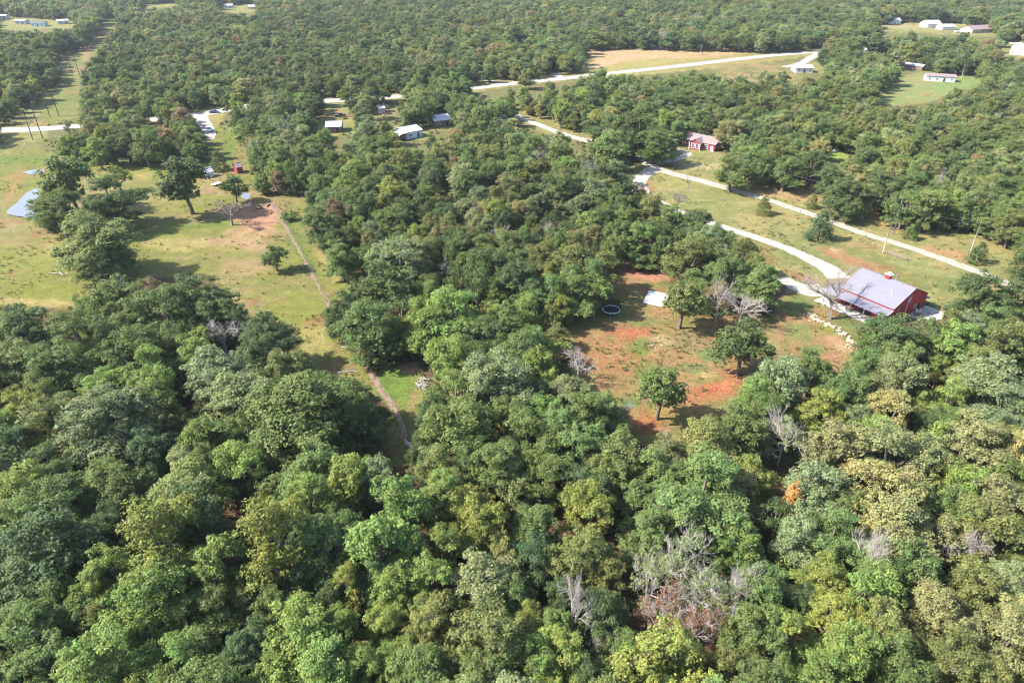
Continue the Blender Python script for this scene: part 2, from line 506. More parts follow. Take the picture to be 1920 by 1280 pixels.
def blob(u, v, ru, rv, col, s=1.0, rot=0.0, hard=0.25):
    """A patch of another soil or sward with a ragged edge."""
    global C
    du = Uw - u; dv = Vw - v
    cr, sr = math.cos(rot), math.sin(rot)
    q = np.sqrt(((du * cr + dv * sr) / ru) ** 2 + ((-du * sr + dv * cr) / rv) ** 2) + (n3 - 0.5) * 0.9 + (n2 - 0.5) * 0.5
    t = s * sstep(1 + hard, 1 - hard, q)
    C = lerp(C, np.array(col), t)


GREEN = (0.115, 0.17, 0.035); LIME = (0.195, 0.20, 0.045); STRAW = (0.36, 0.27, 0.13); OCHRE = (0.30, 0.165, 0.07)
REDS = (0.36, 0.105, 0.055); PINK = (0.42, 0.24, 0.175); OLIVE = (0.175, 0.165, 0.06)
C = lerp(C, np.array((0.155, 0.145, 0.065)), sstep(190, 280, Y))
paint([[(1760, 495), (1925, 525), (1960, 610), (1765, 610)]], (0.20, 0.19, 0.08), (0.25, 0.215, 0.10))
paint([grow(PASTURE, 1.04)], (0.170, 0.172, 0.052), (0.190, 0.198, 0.048), (0.245, 0.195, 0.095), a=(.38, .62))
C = np.where((in_poly(Uw, Vw, PASTURE) & (fbm(X * .11, Y * .25, 77) > .60))[..., None], C * .7 + np.array((0.26, 0.175, 0.11)) * .3, C)
paint([grow(CLEARING, 1.05)], (0.205, 0.17, 0.072), (0.285, 0.17, 0.088), (0.155, 0.18, 0.065))
paint([grow(STRIP, 1.02)], (0.215, 0.205, 0.085), (0.28, 0.235, 0.11), (0.17, 0.18, 0.065))
paint([[(1180, 310), (1195, 350), (1275, 398), (1360, 430), (1420, 470), (1470, 530), (1440, 540), (1380, 500), (1300, 450), (1195, 395)]], (0.18, 0.18, 0.07), (0.22, 0.20, 0.09))
paint([grow(DRIVE_GAP, 1.2)], (0.28, 0.22, 0.1), (0.22, 0.2, 0.08))
paint([grow(FIELD, 1.02)], (0.42, 0.28, 0.19), (0.38, 0.27, 0.15))
paint([[(1060, 146), (1180, 112), (1300, 110), (1540, 92), (1535, 104), (1300, 132), (1100, 152)]], (0.27, 0.24, 0.09), (0.33, 0.26, 0.11))
paint(ROADSIDE[:6], (0.24, 0.22, 0.08), (0.30, 0.23, 0.10))
paint([grow(l, 1.15) for l in LOTS], (0.25, 0.22, 0.10), (0.20, 0.21, 0.07))
paint([HOUSE_LOT], (0.20, 0.235, 0.085), (0.25, 0.235, 0.11))
paint([POWER], (0.20, 0.185, 0.07), (0.145, 0.175, 0.05), (0.28, 0.19, 0.10))
paint([SCRUB], (0.27, 0.19, 0.10), (0.16, 0.16, 0.06))
# pasture patches
for b in [(40, 520, 90, 60, LIME, .7), (120, 560, 90, 18, LIME, .8), (60, 570, 90, 10, STRAW, .7), (330, 385, 60, 18, LIME, .5), (470, 430, 45, 30, PINK, .55),
          (484, 408, 44, 30, (0.42, 0.215, 0.16), .95, 0, .4), (440, 400, 45, 10, (0.36, 0.2, 0.14), .7), (430, 460, 60, 14, PINK, .5), (460, 500, 50, 16, (0.30, 0.2, 0.12), .7),
          (390, 470, 70, 10, LIME, .6), (330, 460, 60, 12, STRAW, .6), (400, 425, 60, 7, GREEN, .6), (560, 580, 60, 36, LIME, .6), (590, 640, 30, 40, STRAW, .5),
          (640, 690, 40, 16, (0.26, 0.16, 0.1), .6), (740, 720, 34, 36, (0.125, 0.195, 0.04), .9), (745, 790, 22, 26, GREEN, .6), (700, 820, 40, 26, (0.27, 0.17, 0.1), .8),
          (560, 460, 12, 60, GREEN, .7, -.45), (610, 470, 18, 30, STRAW, .6), (650, 520, 30, 12, STRAW, .5), (400, 330, 40, 14, (0.30, 0.2, 0.12), .6), (420, 360, 60, 10, (0.32, 0.2, 0.12), .6),
          (300, 320, 30, 8, LIME, .7), (270, 330, 22, 8, STRAW, .5), (430, 290, 12, 40, GREEN, .6), (25, 350, 12, 36, OCHRE, .6, .45), (60, 325, 50, 7, OCHRE, .5, -.2), (40, 300, 60, 10, GREEN, .7),
          (130, 470, 60, 16, STRAW, .35), (200, 500, 30, 10, (0.28, 0.19, 0.11), .6), (770, 690, 26, 10, PINK, .7), (700, 850, 50, 14, (0.25, 0.15, 0.09), .8),
          (715, 560, 14, 10, OCHRE, .9), (755, 640, 30, 30, (0.22, 0.12, 0.07), .9)]:
    blob(*b)
# clearing patches
for b in [(1340, 728, 44, 13, (0.44, 0.13, 0.075), .85, -.25, .5), (1300, 745, 60, 16, (0.33, 0.135, 0.07), .6, -.2, .5), (1380, 700, 26, 22, (0.33, 0.135, 0.08), .7, 0, .5), (1200, 620, 30, 9, (0.36, 0.13, 0.075), .8, 0, .5), (1170, 625, 30, 12, REDS, .6),
          (1150, 670, 60, 34, (0.31, 0.145, 0.075), .75), (1110, 650, 40, 30, (0.30, 0.16, 0.08), .7), (1160, 720, 60, 20, (0.28, 0.17, 0.08), .6), (1200, 650, 22, 16, GREEN, .7), (1215, 700, 26, 26, GREEN, .55),
          (1330, 665, 26, 14, (0.13, 0.19, 0.07), .8), (1300, 690, 36, 9, (0.14, 0.19, 0.075), .7), (1240, 640, 28, 14, (0.34, 0.25, 0.14), .7), (1325, 700, 22, 8, STRAW, .8), (1300, 635, 40, 16, (0.25, 0.17, 0.11), .6),
          (1222, 516, 36, 12, (0.40, 0.18, 0.13), .95), (1185, 505, 14, 14, (0.40, 0.18, 0.13), .9), (1230, 533, 26, 6, GREEN, .5), (1195, 580, 30, 14, (0.24, 0.18, 0.07), .6), (1280, 600, 40, 10, OLIVE, .6),
          (1215, 790, 26, 20, REDS, .6), (1180, 755, 18, 10, (0.13, 0.19, 0.09), .8), (1260, 770, 40, 16, (0.27, 0.19, 0.07), .7), (1240, 805, 16, 8, (0.42, 0.22, 0.16), .7),
          (1455, 630, 36, 24, (0.22, 0.20, 0.08), .7), (1500, 620, 26, 18, (0.16, 0.2, 0.075), .7), (1530, 655, 26, 12, (0.12, 0.19, 0.06), .8), (1470, 590, 14, 10, (0.30, 0.15, 0.09), .8),
          (1560, 665, 16, 26, (0.33, 0.17, 0.12), .9, -.4), (1460, 620, 14, 20, (0.30, 0.17, 0.11), .6), (1575, 640, 40, 8, PINK, .7, .5), (1550, 618, 22, 10, (0.17, 0.27, 0.03), .8, .4), (1490, 570, 26, 16, (0.13, 0.18, 0.055), .8)]:
    blob(*b)
# strip between drive and lane
for b in [(1215, 350, 16, 12, (0.30, 0.16, 0.09), .8), (1260, 345, 40, 14, (0.28, 0.25, 0.10), .5), (1320, 385, 70, 18, (0.20, 0.21, 0.08), .7, .3), (1520, 465, 60, 22, (0.18, 0.205, 0.085), .6, .4),
          (1560, 470, 18, 6, PINK, .8), (1585, 483, 60, 9, (0.32, 0.165, 0.095), .8, .35), (1640, 500, 30, 8, (0.33, 0.17, 0.1), .7, .35), (1500, 515, 34, 7, (0.30, 0.15, 0.09), .85, .25), (1430, 470, 30, 16, OLIVE, .5, .4),
          (1720, 495, 60, 14, (0.26, 0.25, 0.11), .6, .3), (1480, 365, 60, 9, (0.37, 0.235, 0.13), .85, .15), (1400, 340, 60, 8, (0.33, 0.25, 0.12), .7, .2), (1620, 405, 60, 12, (0.36, 0.235, 0.12), .8, .3),
          (1640, 385, 16, 18, OCHRE, .7), (1780, 475, 50, 9, (0.35, 0.2, 0.12), .7, .2), (1740, 440, 40, 10, (0.30, 0.24, 0.10), .6, .2), (1880, 465, 50, 9, (0.33, 0.24, 0.12), .6), (1770, 590, 28, 10, (0.42, 0.23, 0.16), .9),
          (1320, 312, 50, 6, (0.37, 0.30, 0.18), .8, .1), (1290, 292, 30, 5, (0.20, 0.235, 0.09), .6), (1230, 288, 30, 6, (0.17, 0.21, 0.075), .7), (1210, 315, 10, 10, (0.33, 0.25, 0.15), .6), (1572, 292, 16, 8, (0.22, 0.32, 0.07), .9)]:
    blob(*b)
for b in [(1390, 155, 60, 8, (0.30, 0.2, 0.12), .6), (1700, 165, 40, 10, (0.22, 0.24, 0.10), .7), (1790, 160, 50, 8, (0.17, 0.25, 0.09), .7), (100, 190, 14, 40, (0.17, 0.19, 0.06), .5), (160, 90, 10, 20, (0.30, 0.2, 0.12), .8),
          (1820, 132, 40, 4, (0.40, 0.27, 0.17), .8), (1780, 46, 60, 5, (0.36, 0.3, 0.17), .7), (1690, 50, 50, 5, (0.34, 0.28, 0.16), .7), (625, 210, 22, 6, (0.36, 0.2, 0.12), .9), (720, 212, 20, 5, (0.34, 0.2, 0.13), .9),
          (950, 222, 20, 10, (0.34, 0.22, 0.12), .9)]:
    blob(*b)
# scattered red clay showing through under the trees
C = lerp(C, np.array((0.24, 0.10, 0.06)), 0.5 * sstep(0.62, 0.75, n2) * sstep(0.45, 0.6, n1))
C = C * np.array((0.60, 0.605, 0.50))
nr, nc = shape
idx = np.arange(nr * nc).reshape(nr, nc)
faces = np.stack([idx[:-1, :-1], idx[:-1, 1:], idx[1:, 1:], idx[1:, :-1]], -1).reshape(-1, 4)
ground = obj('ground', mesh_np('ground', np.stack([X, Y, Z], -1).reshape(-1, 3), faces, M['ground'], C.reshape(-1, 3), 'gcol', smooth=True))
tag(ground, kind='structure')


# ------------------------------------------------------------------ roads, drives, track, water
def resample(pts, step):
    pts = [Vector(p) for p in pts]
    P = [pts[0] * 2 - pts[1]] + pts + [pts[-1] * 2 - pts[-2]]
    out = []
    for i in range(1, len(P) - 2):
        n = max(2, int((P[i + 1] - P[i]).length / step))
        for k in range(n):
            t = k / n
            out.append(0.5 * ((2 * P[i]) + (P[i + 1] - P[i - 1]) * t + (2 * P[i - 1] - 5 * P[i] + 4 * P[i + 1] - P[i + 2]) * t * t + (3 * P[i] - P[i - 1] - 3 * P[i + 1] + P[i + 2]) * t ** 3))
    out.append(pts[-1])
    return out


ROADLINES = []


def ribbon(name, px, width, mat, z=0.03, rag=0.12, step=1.5, seed=0):
    pts = resample([G(*p) for p in px], step)
    w = width if isinstance(width, (list, tuple)) else [width, width]
    rr = random.Random(seed); L = []; Rr = []
    lo = ro = 0.0
    for i, p in enumerate(pts):
        d = (pts[min(i + 1, len(pts) - 1)] - pts[max(0, i - 1)]); d.z = 0; d.normalize()
        n = Vector((-d.y, d.x, 0))
        t = i / (len(pts) - 1) * (len(w) - 1); k = min(int(t), len(w) - 2)
        hw = (w[k] * (1 - (t - k)) + w[k + 1] * (t - k)) / 2
        lo = lo * 0.6 + rr.gauss(0, rag) ; ro = ro * 0.6 + rr.gauss(0, rag)
        row = []
        for q in (hw + lo, hw * .4, -hw * .4, -hw + ro):
            a = p + n * q; row.append((a.x, a.y, float(hgt(a.x, a.y)) + z))
        L.append(row)
        ROADLINES.append((p.x, p.y, hw))
    vs = [q for r in L for q in r]
    fs = []
    for i in range(len(L) - 1):
        for k in range(3):
            fs.append((i * 4 + k, i * 4 + k + 1, (i + 1) * 4 + k + 1, (i + 1) * 4 + k))
    o = obj(name, mesh_np(name, np.array(vs), np.array(fs), mat))
    # faces up
    return tag(o, kind='structure')


ribbon('highway', [(-200, 250), (10, 244), (75, 242), (180, 234), (285, 224), (380, 214), (460, 200), (560, 192), (660, 187), (745, 181), (860, 169), (960, 157), (1050, 148), (1190, 133), (1290, 122),
                   (1430, 106), (1540, 97), (1670, 90), (1800, 84), (2000, 78)], 9.5, M['asphalt'], 0.04, 0.08, 4)
ribbon('side_road', [(372, 216), (378, 226), (388, 238), (394, 250), (392, 262)], [9, 6, 5, 4], M['gravel'], 0.05, 0.1, 2)
ribbon('house_drive', [(1050, 148), (1046, 143), (1040, 137)], [5, 7], M['gravel'], 0.055, 0.1, 3)
ribbon('frontage_drive', [(905, 150), (940, 154), (985, 154)], 4, M['gravel'], 0.05, 0.2, 3)
ribbon('lot_drive', [(1540, 98), (1518, 110), (1500, 120), (1470, 126)], 6, M['gravel'], 0.05, 0.2, 3)
ribbon('lane', [(960, 212), (985, 224), (1020, 238), (1060, 253), (1110, 266), (1165, 284), (1200, 297), (1222, 312), (1262, 326), (1310, 338), (1380, 358), (1440, 375), (1500, 395), (1560, 416), (1620, 438), (1680, 456), (1740, 476),
                (1800, 497), (1860, 520), (1920, 545), (2040, 600)], [3.6, 4.2, 5.0, 4.4, 3.8, 3.2, 3.2, 3.4], M['gravel'], 0.03, 0.10, .8, 3)
ribbon('barn_drive', [(1230, 316), (1212, 326), (1200, 338), (1203, 352), (1225, 372), (1262, 392), (1310, 410), (1360, 427), (1420, 446), (1470, 464), (1515, 484), (1550, 502), (1575, 522)], [6.5, 4.0, 3.4, 3.2, 3.6, 6.5], M['gravel'], 0.04, 0.11, .8, 4)
ribbon('lane_crown_path', [(1262, 326), (1310, 338), (1380, 358), (1440, 375), (1500, 395), (1560, 416), (1620, 438), (1680, 456), (1740, 476), (1800, 497), (1860, 520), (1920, 545)], .7, M['verge'], 0.036, 0.22, .7, 13)
ribbon('house_loop', [(1222, 308), (1250, 303), (1275, 297), (1290, 289), (1275, 282), (1252, 278)], [4.5, 3.4, 3.2, 3.0], M['gravel'], 0.045, 0.1, .8, 5)
ribbon('yard_spur', [(1465, 520), (1490, 535), (1520, 545), (1548, 542)], [3.0, 5.0, 6.5, 6.0], M['gravel'], 0.05, 0.12, .8, 6)
ribbon('fence_track', [(508, 380), (530, 415), (552, 455), (578, 500), (600, 545), (632, 600), (660, 645), (690, 692), (722, 742), (745, 780), (768, 838)], [1.3, .7, .55, .6, .8, 1.1, 1.0], M['redsoil'], 0.03, 0.16, .6, 7)


def sheet(name, px, mat, z, rag=0.25, seed=1, kind='structure', step=1.2):
    rr = random.Random(seed)
    pts = [G(*p) for p in px]
    loop = []
    n = len(pts)
    for i in range(n):
        a, b = pts[i], pts[(i + 1) % n]
        k = max(1, int((b - a).length / step))
        for j in range(k):
            q = a.lerp(b, j / k); loop.append((q.x + rr.gauss(0, rag), q.y + rr.gauss(0, rag)))
    lp = np.array(loop)
    for _ in range(2): lp = (np.roll(lp, 1, 0) + lp * 2 + np.roll(lp, -1, 0)) / 4
    bm = bmesh.new()
    vs = [bm.verts.new((p[0], p[1], z if z > 5 else 0)) for p in lp]
    bm.faces.new(vs); bmesh.ops.triangulate(bm, faces=bm.faces[:])
    bmesh.ops.recalc_face_normals(bm, faces=bm.faces[:])
    zc = max(float(hgt(p[0], p[1])) for p in lp) if kind == 'water' else None
    for v_ in bm.verts: v_.co.z = (zc if zc is not None else float(hgt(v_.co.x, v_.co.y))) + z
    for f in bm.faces:
        if f.normal.z < 0: f.normal_flip()
    me = bpy.data.meshes.new(name); bm.to_mesh(me); bm.free(); me.materials.append(mat)
    return tag(obj(name, me), kind='structure')


sheet('pond_water', [(8, 403), (30, 385), (58, 360), (84, 349), (100, 352), (106, 372), (98, 392), (96, 412), (92, 430), (80, 424), (70, 412), (40, 408)], M['water'], 0.03, 0.35, 2, 'water')
sheet('ditch_water', [(38, 325), (60, 318), (86, 317), (84, 324), (60, 327)], M['water'], 0.03, 0.2, 3, 'water')
sheet('puddle_water', [(449, 362), (457, 361), (469, 362), (471, 366), (464, 376), (455, 373), (452, 367)], M['water'], 0.03, 0.2, 4, 'water')
# ------------------------------------------------------------------ trees: prototypes
def tubes_np(segs, sides=5):
    """segs: list of (points (k,3), radii (k,)) -> verts, quad faces."""
    V_, F_ = [], []; o = 0
    ang = np.arange(sides) * 2 * np.pi / sides
    for pts, rad in segs:
        pts = np.asarray(pts, float); k = len(pts)
        d = np.gradient(pts, axis=0); d /= np.linalg.norm(d, axis=1, keepdims=True) + 1e-9
        ref = np.where(np.abs(d[:, 2:3]) > 0.9, np.array([[1.0, 0, 0]]), np.array([[0, 0, 1.0]]))
        a = np.cross(d, ref); a /= np.linalg.norm(a, axis=1, keepdims=True) + 1e-9
        b = np.cross(d, a)
        ring = pts[:, None] + (a[:, None] * np.cos(ang)[None, :, None] + b[:, None] * np.sin(ang)[None, :, None]) * np.asarray(rad)[:, None, None]
        V_.append(ring.reshape(-1, 3))
        i = np.arange(k - 1)[:, None] * sides; j = np.arange(sides)[None, :]; j2 = (j + 1) % sides
        F_.append(np.stack([i + j, i + j2, i + sides + j2, i + sides + j], -1).reshape(-1, 4) + o)
        o += k * sides
    return np.concatenate(V_), np.concatenate(F_)


def bend(a, b, r, k=4, sag=0.12):
    a = np.asarray(a, float); b = np.asarray(b, float); t = np.linspace(0, 1, k)[:, None]
    L = np.linalg.norm(b - a)
    off = r.normal(0, sag * L, 3) * 0.6 + np.array([0, 0, sag * L])
    return a + (b - a) * t + off * (t * (1 - t)) * 2


def unit(v):
    return v / (np.linalg.norm(v, axis=-1, keepdims=True) + 1e-9)


def leaves_np(centres, radii, per, size, r, flat=0.75, up=0.5, core=0.12, aspect=0.62, tall=1.0):
    """Sprays of leaf-sized faces thrown out from every clump along a handful of twig ends."""
    P, Nn, T = [], [], []
    for c, rc in zip(centres, radii):
        n = max(8, int(per * (rc / 0.8) ** 2))
        k = max(4, int(n / 9))
        tips = unit(r.normal(0, 1, (k, 3))); tips[:, 2] = np.where(tips[:, 2] < -0.3, -tips[:, 2], tips[:, 2])
        tl = r.uniform(0.55, 1.3, k)
        j = r.integers(0, k, n)
        dirs = unit(tips[j] + r.normal(0, 0.26, (n, 3)))
        rad = rc * tl[j] * np.where(r.random(n) < core, r.uniform(0.1, 0.7, n), r.uniform(0.78, 1.08, n))
        an = np.array([r.uniform(.8, 1.3), r.uniform(.8, 1.3), flat * r.uniform(.8, 1.25) * tall])
        p = c + dirs * rad[:, None] * an
        P.append(p)
        Nn.append(unit(dirs * 0.7 + np.array([-0.12, 0, up]) + r.normal(0, 0.42, (n, 3))))
        ct = r.random(2); tt = r.normal(0, .10, k)[j]
        T.append(np.stack([np.clip(r.normal(0.5, 0.15, n) + tt + (ct[0] - .5) * .22, 0, 1), np.clip(0.3 * r.random(n) + 0.7 * ct[1], 0, 1), r.random(n)], -1))
    P = np.concatenate(P); Nn = np.concatenate(Nn); T = np.concatenate(T)
    n = len(P)
    t = unit(np.cross(Nn, r.normal(0, 1, (n, 3)))); b = np.cross(Nn, t)
    s = size * (0.55 + 1.0 * r.random(n) ** 1.5)[:, None] * 1.06
    q = np.stack([P - t * s, P + b * s * aspect - Nn * s * 0.22, P + t * s, P - b * s * aspect - Nn * s * 0.22], 1)
    return q.reshape(-1, 3), np.arange(n * 4).reshape(-1, 4), T


def crown_layout(kind, h, Rr, r):
    """Clump centres, radii and the limb segments that carry them."""
    segs = []; cc = []; cr = []
    if kind in ('oak', 'tall', 'thin', 'small', 'lone'):
        nl = {'oak': 13, 'tall': 9, 'thin': 7, 'small': 6, 'lone': 11}[kind]
        th = h * {'oak': 0.22, 'tall': 0.25, 'thin': 0.32, 'small': 0.18, 'lone': 0.30}[kind]
        lean = r.normal(0, 0.25, 2)
        fork = np.array([lean[0], lean[1], th])
        base_r = 0.035 * h * (0.8 if kind in ('tall', 'thin') else 1)
        segs.append((np.array([[0, 0, -0.3], [lean[0] * .2, lean[1] * .2, th * .4], fork]), np.array([base_r * 1.35, base_r, base_r * .8])))
        ga = r.random() * 6.28
        habit = r.uniform(.75, 1.25); spread = r.uniform(.85, 1.15); off = r.normal(0, .12 * Rr, 2)
        for k in range(nl):
            if k == 0:
                lc = np.array([lean[0] + off[0], lean[1] + off[1], h * r.uniform(.72, .80)]); lr = Rr * r.uniform(.40, .52)
            else:
                a = ga + k * 2.399; rad = Rr * (r.uniform(0.38, 0.78) * spread if kind not in ('small', 'lone') else r.uniform(.3, .62))
                zz = h * (0.30 + 0.42 * ((k * 0.618 + r.uniform(0, .25)) % 1.0)) if kind not in ('tall', 'lone') else h * (r.uniform(0.30, 0.84) if kind == 'tall' else .36 + .38 * ((k * 0.618) % 1.0))
                if kind == 'tall': rad *= 0.8
                if kind == 'oak' and k >= 9: zz = h * r.uniform(.17, .30); rad = Rr * r.uniform(.35, .62)
                lc = np.array([math.cos(a) * rad, math.sin(a) * rad, zz]); lr = Rr * (r.uniform(0.24, 0.52) if kind not in ('small', 'lone') else r.uniform(.34, .54))
            fl = habit if kind == 'oak' else (1.5 if kind == 'tall' else 1.0)
            p = bend(fork, lc, r, 5); segs.append((p, np.linspace(base_r * .6, base_r * .22, 5)))
            m = {'oak': 15, 'tall': 17, 'thin': 10, 'small': 13, 'lone': 15}[kind]
            dirs = unit(r.normal(0, 1, (m * 2, 3))); dirs = dirs[dirs[:, 2] > -0.45][:m]
            for d in dirs:
                q = lc + d * lr * r.uniform(0.72, 1.12) * np.array([1, 1, fl])
                if q[2] < h * (0.10 if kind != 'lone' else .2): continue
                cc.append(q); cr.append(lr * r.uniform(0.26, 0.52))
                segs.append((bend(lc - d * lr * .3, q, r, 3), np.array([base_r * .2, base_r * .11, base_r * .05])))
            cc.append(lc + np.array([0, 0, lr * .1])); cr.append(lr * 0.62)
    elif kind == 'cedar':
        segs.append((np.array([[0, 0, -.2], [0, 0, h * .5], [0, 0, h * .96]]), np.array([.16, .1, .02])))
        for k in range(95):
            t = r.random() ** 1.15; z = h * (0.06 + 0.93 * t)
            rad = Rr * (1 - t) ** 0.72 * r.uniform(0.65, 1.0); a = r.random() * 6.283
            cc.append(np.array([math.cos(a) * rad, math.sin(a) * rad, z])); cr.append(Rr * (0.20 + 0.14 * (1 - t)) * r.uniform(.8, 1.2))
    elif kind == 'bush':
        for k in range(26):
            d = unit(r.normal(0, 1, 3)); d[2] = abs(d[2])
            cc.append(d * np.array([Rr, Rr, h]) * r.uniform(.35, .8)); cr.append(Rr * r.uniform(.25, .42))
            segs.append((bend([0, 0, -.1], cc[-1], r, 3), np.array([.04, .025, .01])))
    return segs, np.array(cc), np.array(cr)


def bare_segs(h, Rr, r, depth=5, gnarl=0.22, fork_at=0.34, nfork=4):
    segs = []

    def grow_(p, d, L, rad, lev):
        k = 4; pts = [p]; dd = d
        for i in range(k):
            dd = unit(dd + r.normal(0, gnarl, 3) + np.array([0, 0, 0.06])); pts.append(pts[-1] + dd * L / k)
        segs.append((np.array(pts), np.linspace(rad, rad * 0.55, k + 1)))
        if lev == 0: return
        n = 3 if lev > 1 else 4
        for j in range(n):
            t = r.uniform(0.35, 1.0); i = min(int(t * k), k - 1)
            q = pts[i] + (pts[i + 1] - pts[i]) * (t * k - i)
            side = unit(np.cross(dd, r.normal(0, 1, 3)))
            nd = unit(dd * r.uniform(.5, .9) + side * r.uniform(.5, .95) + np.array([0, 0, .12]))
            grow_(q, nd, L * r.uniform(.52, .74), max(rad * .48, 0.011), lev - 1)
        grow_(pts[-1], unit(dd + r.normal(0, .3, 3)), L * .66, max(rad * .55, 0.011), lev - 1)
    br = 0.03 * h
    top = np.array([r.normal(0, .2), r.normal(0, .2), h * fork_at])
    segs.append((np.array([[0, 0, -.3], top * .5, top]), np.array([br * 1.3, br, br * .85])))
    for k in range(nfork):
        a = k * 6.283 / nfork + r.uniform(-.4, .4); tilt = Rr / h * r.uniform(.8, 1.4)
        grow_(top, unit(np.array([math.cos(a) * tilt, math.sin(a) * tilt, 0.75])), h * r.uniform(.28, .36), br * .6, depth - 1)
    return segs


def make_proto(kind, seed):
    r = np.random.default_rng(seed)
    nom = {'oak': (12.0, 4.8), 'tall': (15, 4.0), 'thin': (12, 4.4), 'small': (6.0, 2.6), 'lone': (9.0, 3.9), 'cedar': (5.0, 1.9), 'bush': (1.5, 1.5)}.get(kind, (9.0, 3.6))
    h, Rr = nom
    if kind in ('bare', 'barkgrey', 'snag'):
        sg = bare_segs(h, Rr, r, 5 if kind != 'snag' else 3, 0.2 if kind != 'snag' else .3, 0.34 if kind != 'snag' else .55, 4 if kind != 'snag' else 2)
        v, f = tubes_np([s for s in sg], 4)
        return dict(kind=kind, h=h, R=Rr, trunk=mesh_np('bare_branches', v, f, M['dead' if kind == 'bare' else 'greydead']), crown=None)
    h *= r.uniform(.92, 1.08)
    sg, cc, cr = crown_layout(kind, h, Rr, r)
    if kind == 'thin': sg = [(p_, q_ * .55) for p_, q_ in sg + bare_segs(h * .95, Rr, r, 4, .2, .4, 4)]
    v, f = tubes_np(sg, 5)
    per, size = {'oak': (150, 0.13), 'tall': (140, 0.13), 'thin': (52, 0.13), 'small': (84, 0.13), 'lone': (88, 0.15), 'cedar': (150, 0.085), 'bush': (70, 0.1)}[kind]
    lv, lf, lt = leaves_np(cc, cr, per, size, r, flat=0.8 if kind != 'cedar' else .9, up=0.55 if kind != 'cedar' else .2, tall=1.45 if kind == 'tall' else 1.0)
    tm = M['bark'] if kind != 'thin' else M['dead']
    tr = mesh_np(kind + '_trunk', v, f, tm, smooth=True)
    cm = mesh_np(kind + '_crown', lv, lf, M['leaf'], lt)
    TRI[0] += 2 * (len(lf) + len(f)) * 2
    # the same tree in one mesh, for the woods that nobody can count
    cv = np.concatenate([v, lv]); cf = np.concatenate([f, lf + len(v)])
    ct = np.concatenate([np.full((len(f), 3), .5), lt])
    both = mesh_np(kind + '_whole', cv, cf, [tm, M['leaf']], ct, mat_idx=np.concatenate([np.zeros(len(f)), np.ones(len(lf))]))
    return dict(kind=kind, h=h, R=Rr, trunk=tr, crown=cm, both=both)


TRI = [0]
PROTO = {'oak': [make_proto('oak', 100 + k) for k in range(9)], 'tall': [make_proto('tall', 200 + k) for k in range(4)], 'thin': [make_proto('thin', 300 + k) for k in range(2)],
         'small': [make_proto('small', 400 + k) for k in range(3)], 'lone': [make_proto('lone', 450 + k) for k in range(2)], 'cedar': [make_proto('cedar', 500 + k) for k in range(2)], 'bush': [make_proto('bush', 600 + k) for k in range(2)],
         'bare': [make_proto('bare', 700 + k) for k in range(3)], 'barkgrey': [make_proto('barkgrey', 750)], 'snag': [make_proto('snag', 800)]}

TONE = {'g': ((0.118, 0.168, 0.036), 'mid green'), 'd': ((0.086, 0.126, 0.034), 'dark green'), 'b': ((0.160, 0.230, 0.036), 'bright green'), 'y': ((0.192, 0.226, 0.030), 'yellow-green'),
        'o': ((0.156, 0.176, 0.040), 'olive green'), 'p': ((0.172, 0.206, 0.078), 'pale grey-green'), 't': ((0.210, 0.204, 0.066), 'tan-tinged olive'), 'O': ((0.44, 0.20, 0.022), 'bright orange'),
        'R': ((0.21, 0.10, 0.06), 'rust-red'), 'T': ((0.086, 0.144, 0.050), 'blue-green'), 'B': ((0.23, 0.165, 0.075), 'browning'), 'Y': ((0.36, 0.31, 0.018), 'golden yellow')}


def jitter(c, r, a=0.16):
    k = 1 + r.uniform(-a, a); s = r.uniform(-a, a) * .5
    return (c[0] * k * (1 + s), c[1] * k, c[2] * k * (1 - s))


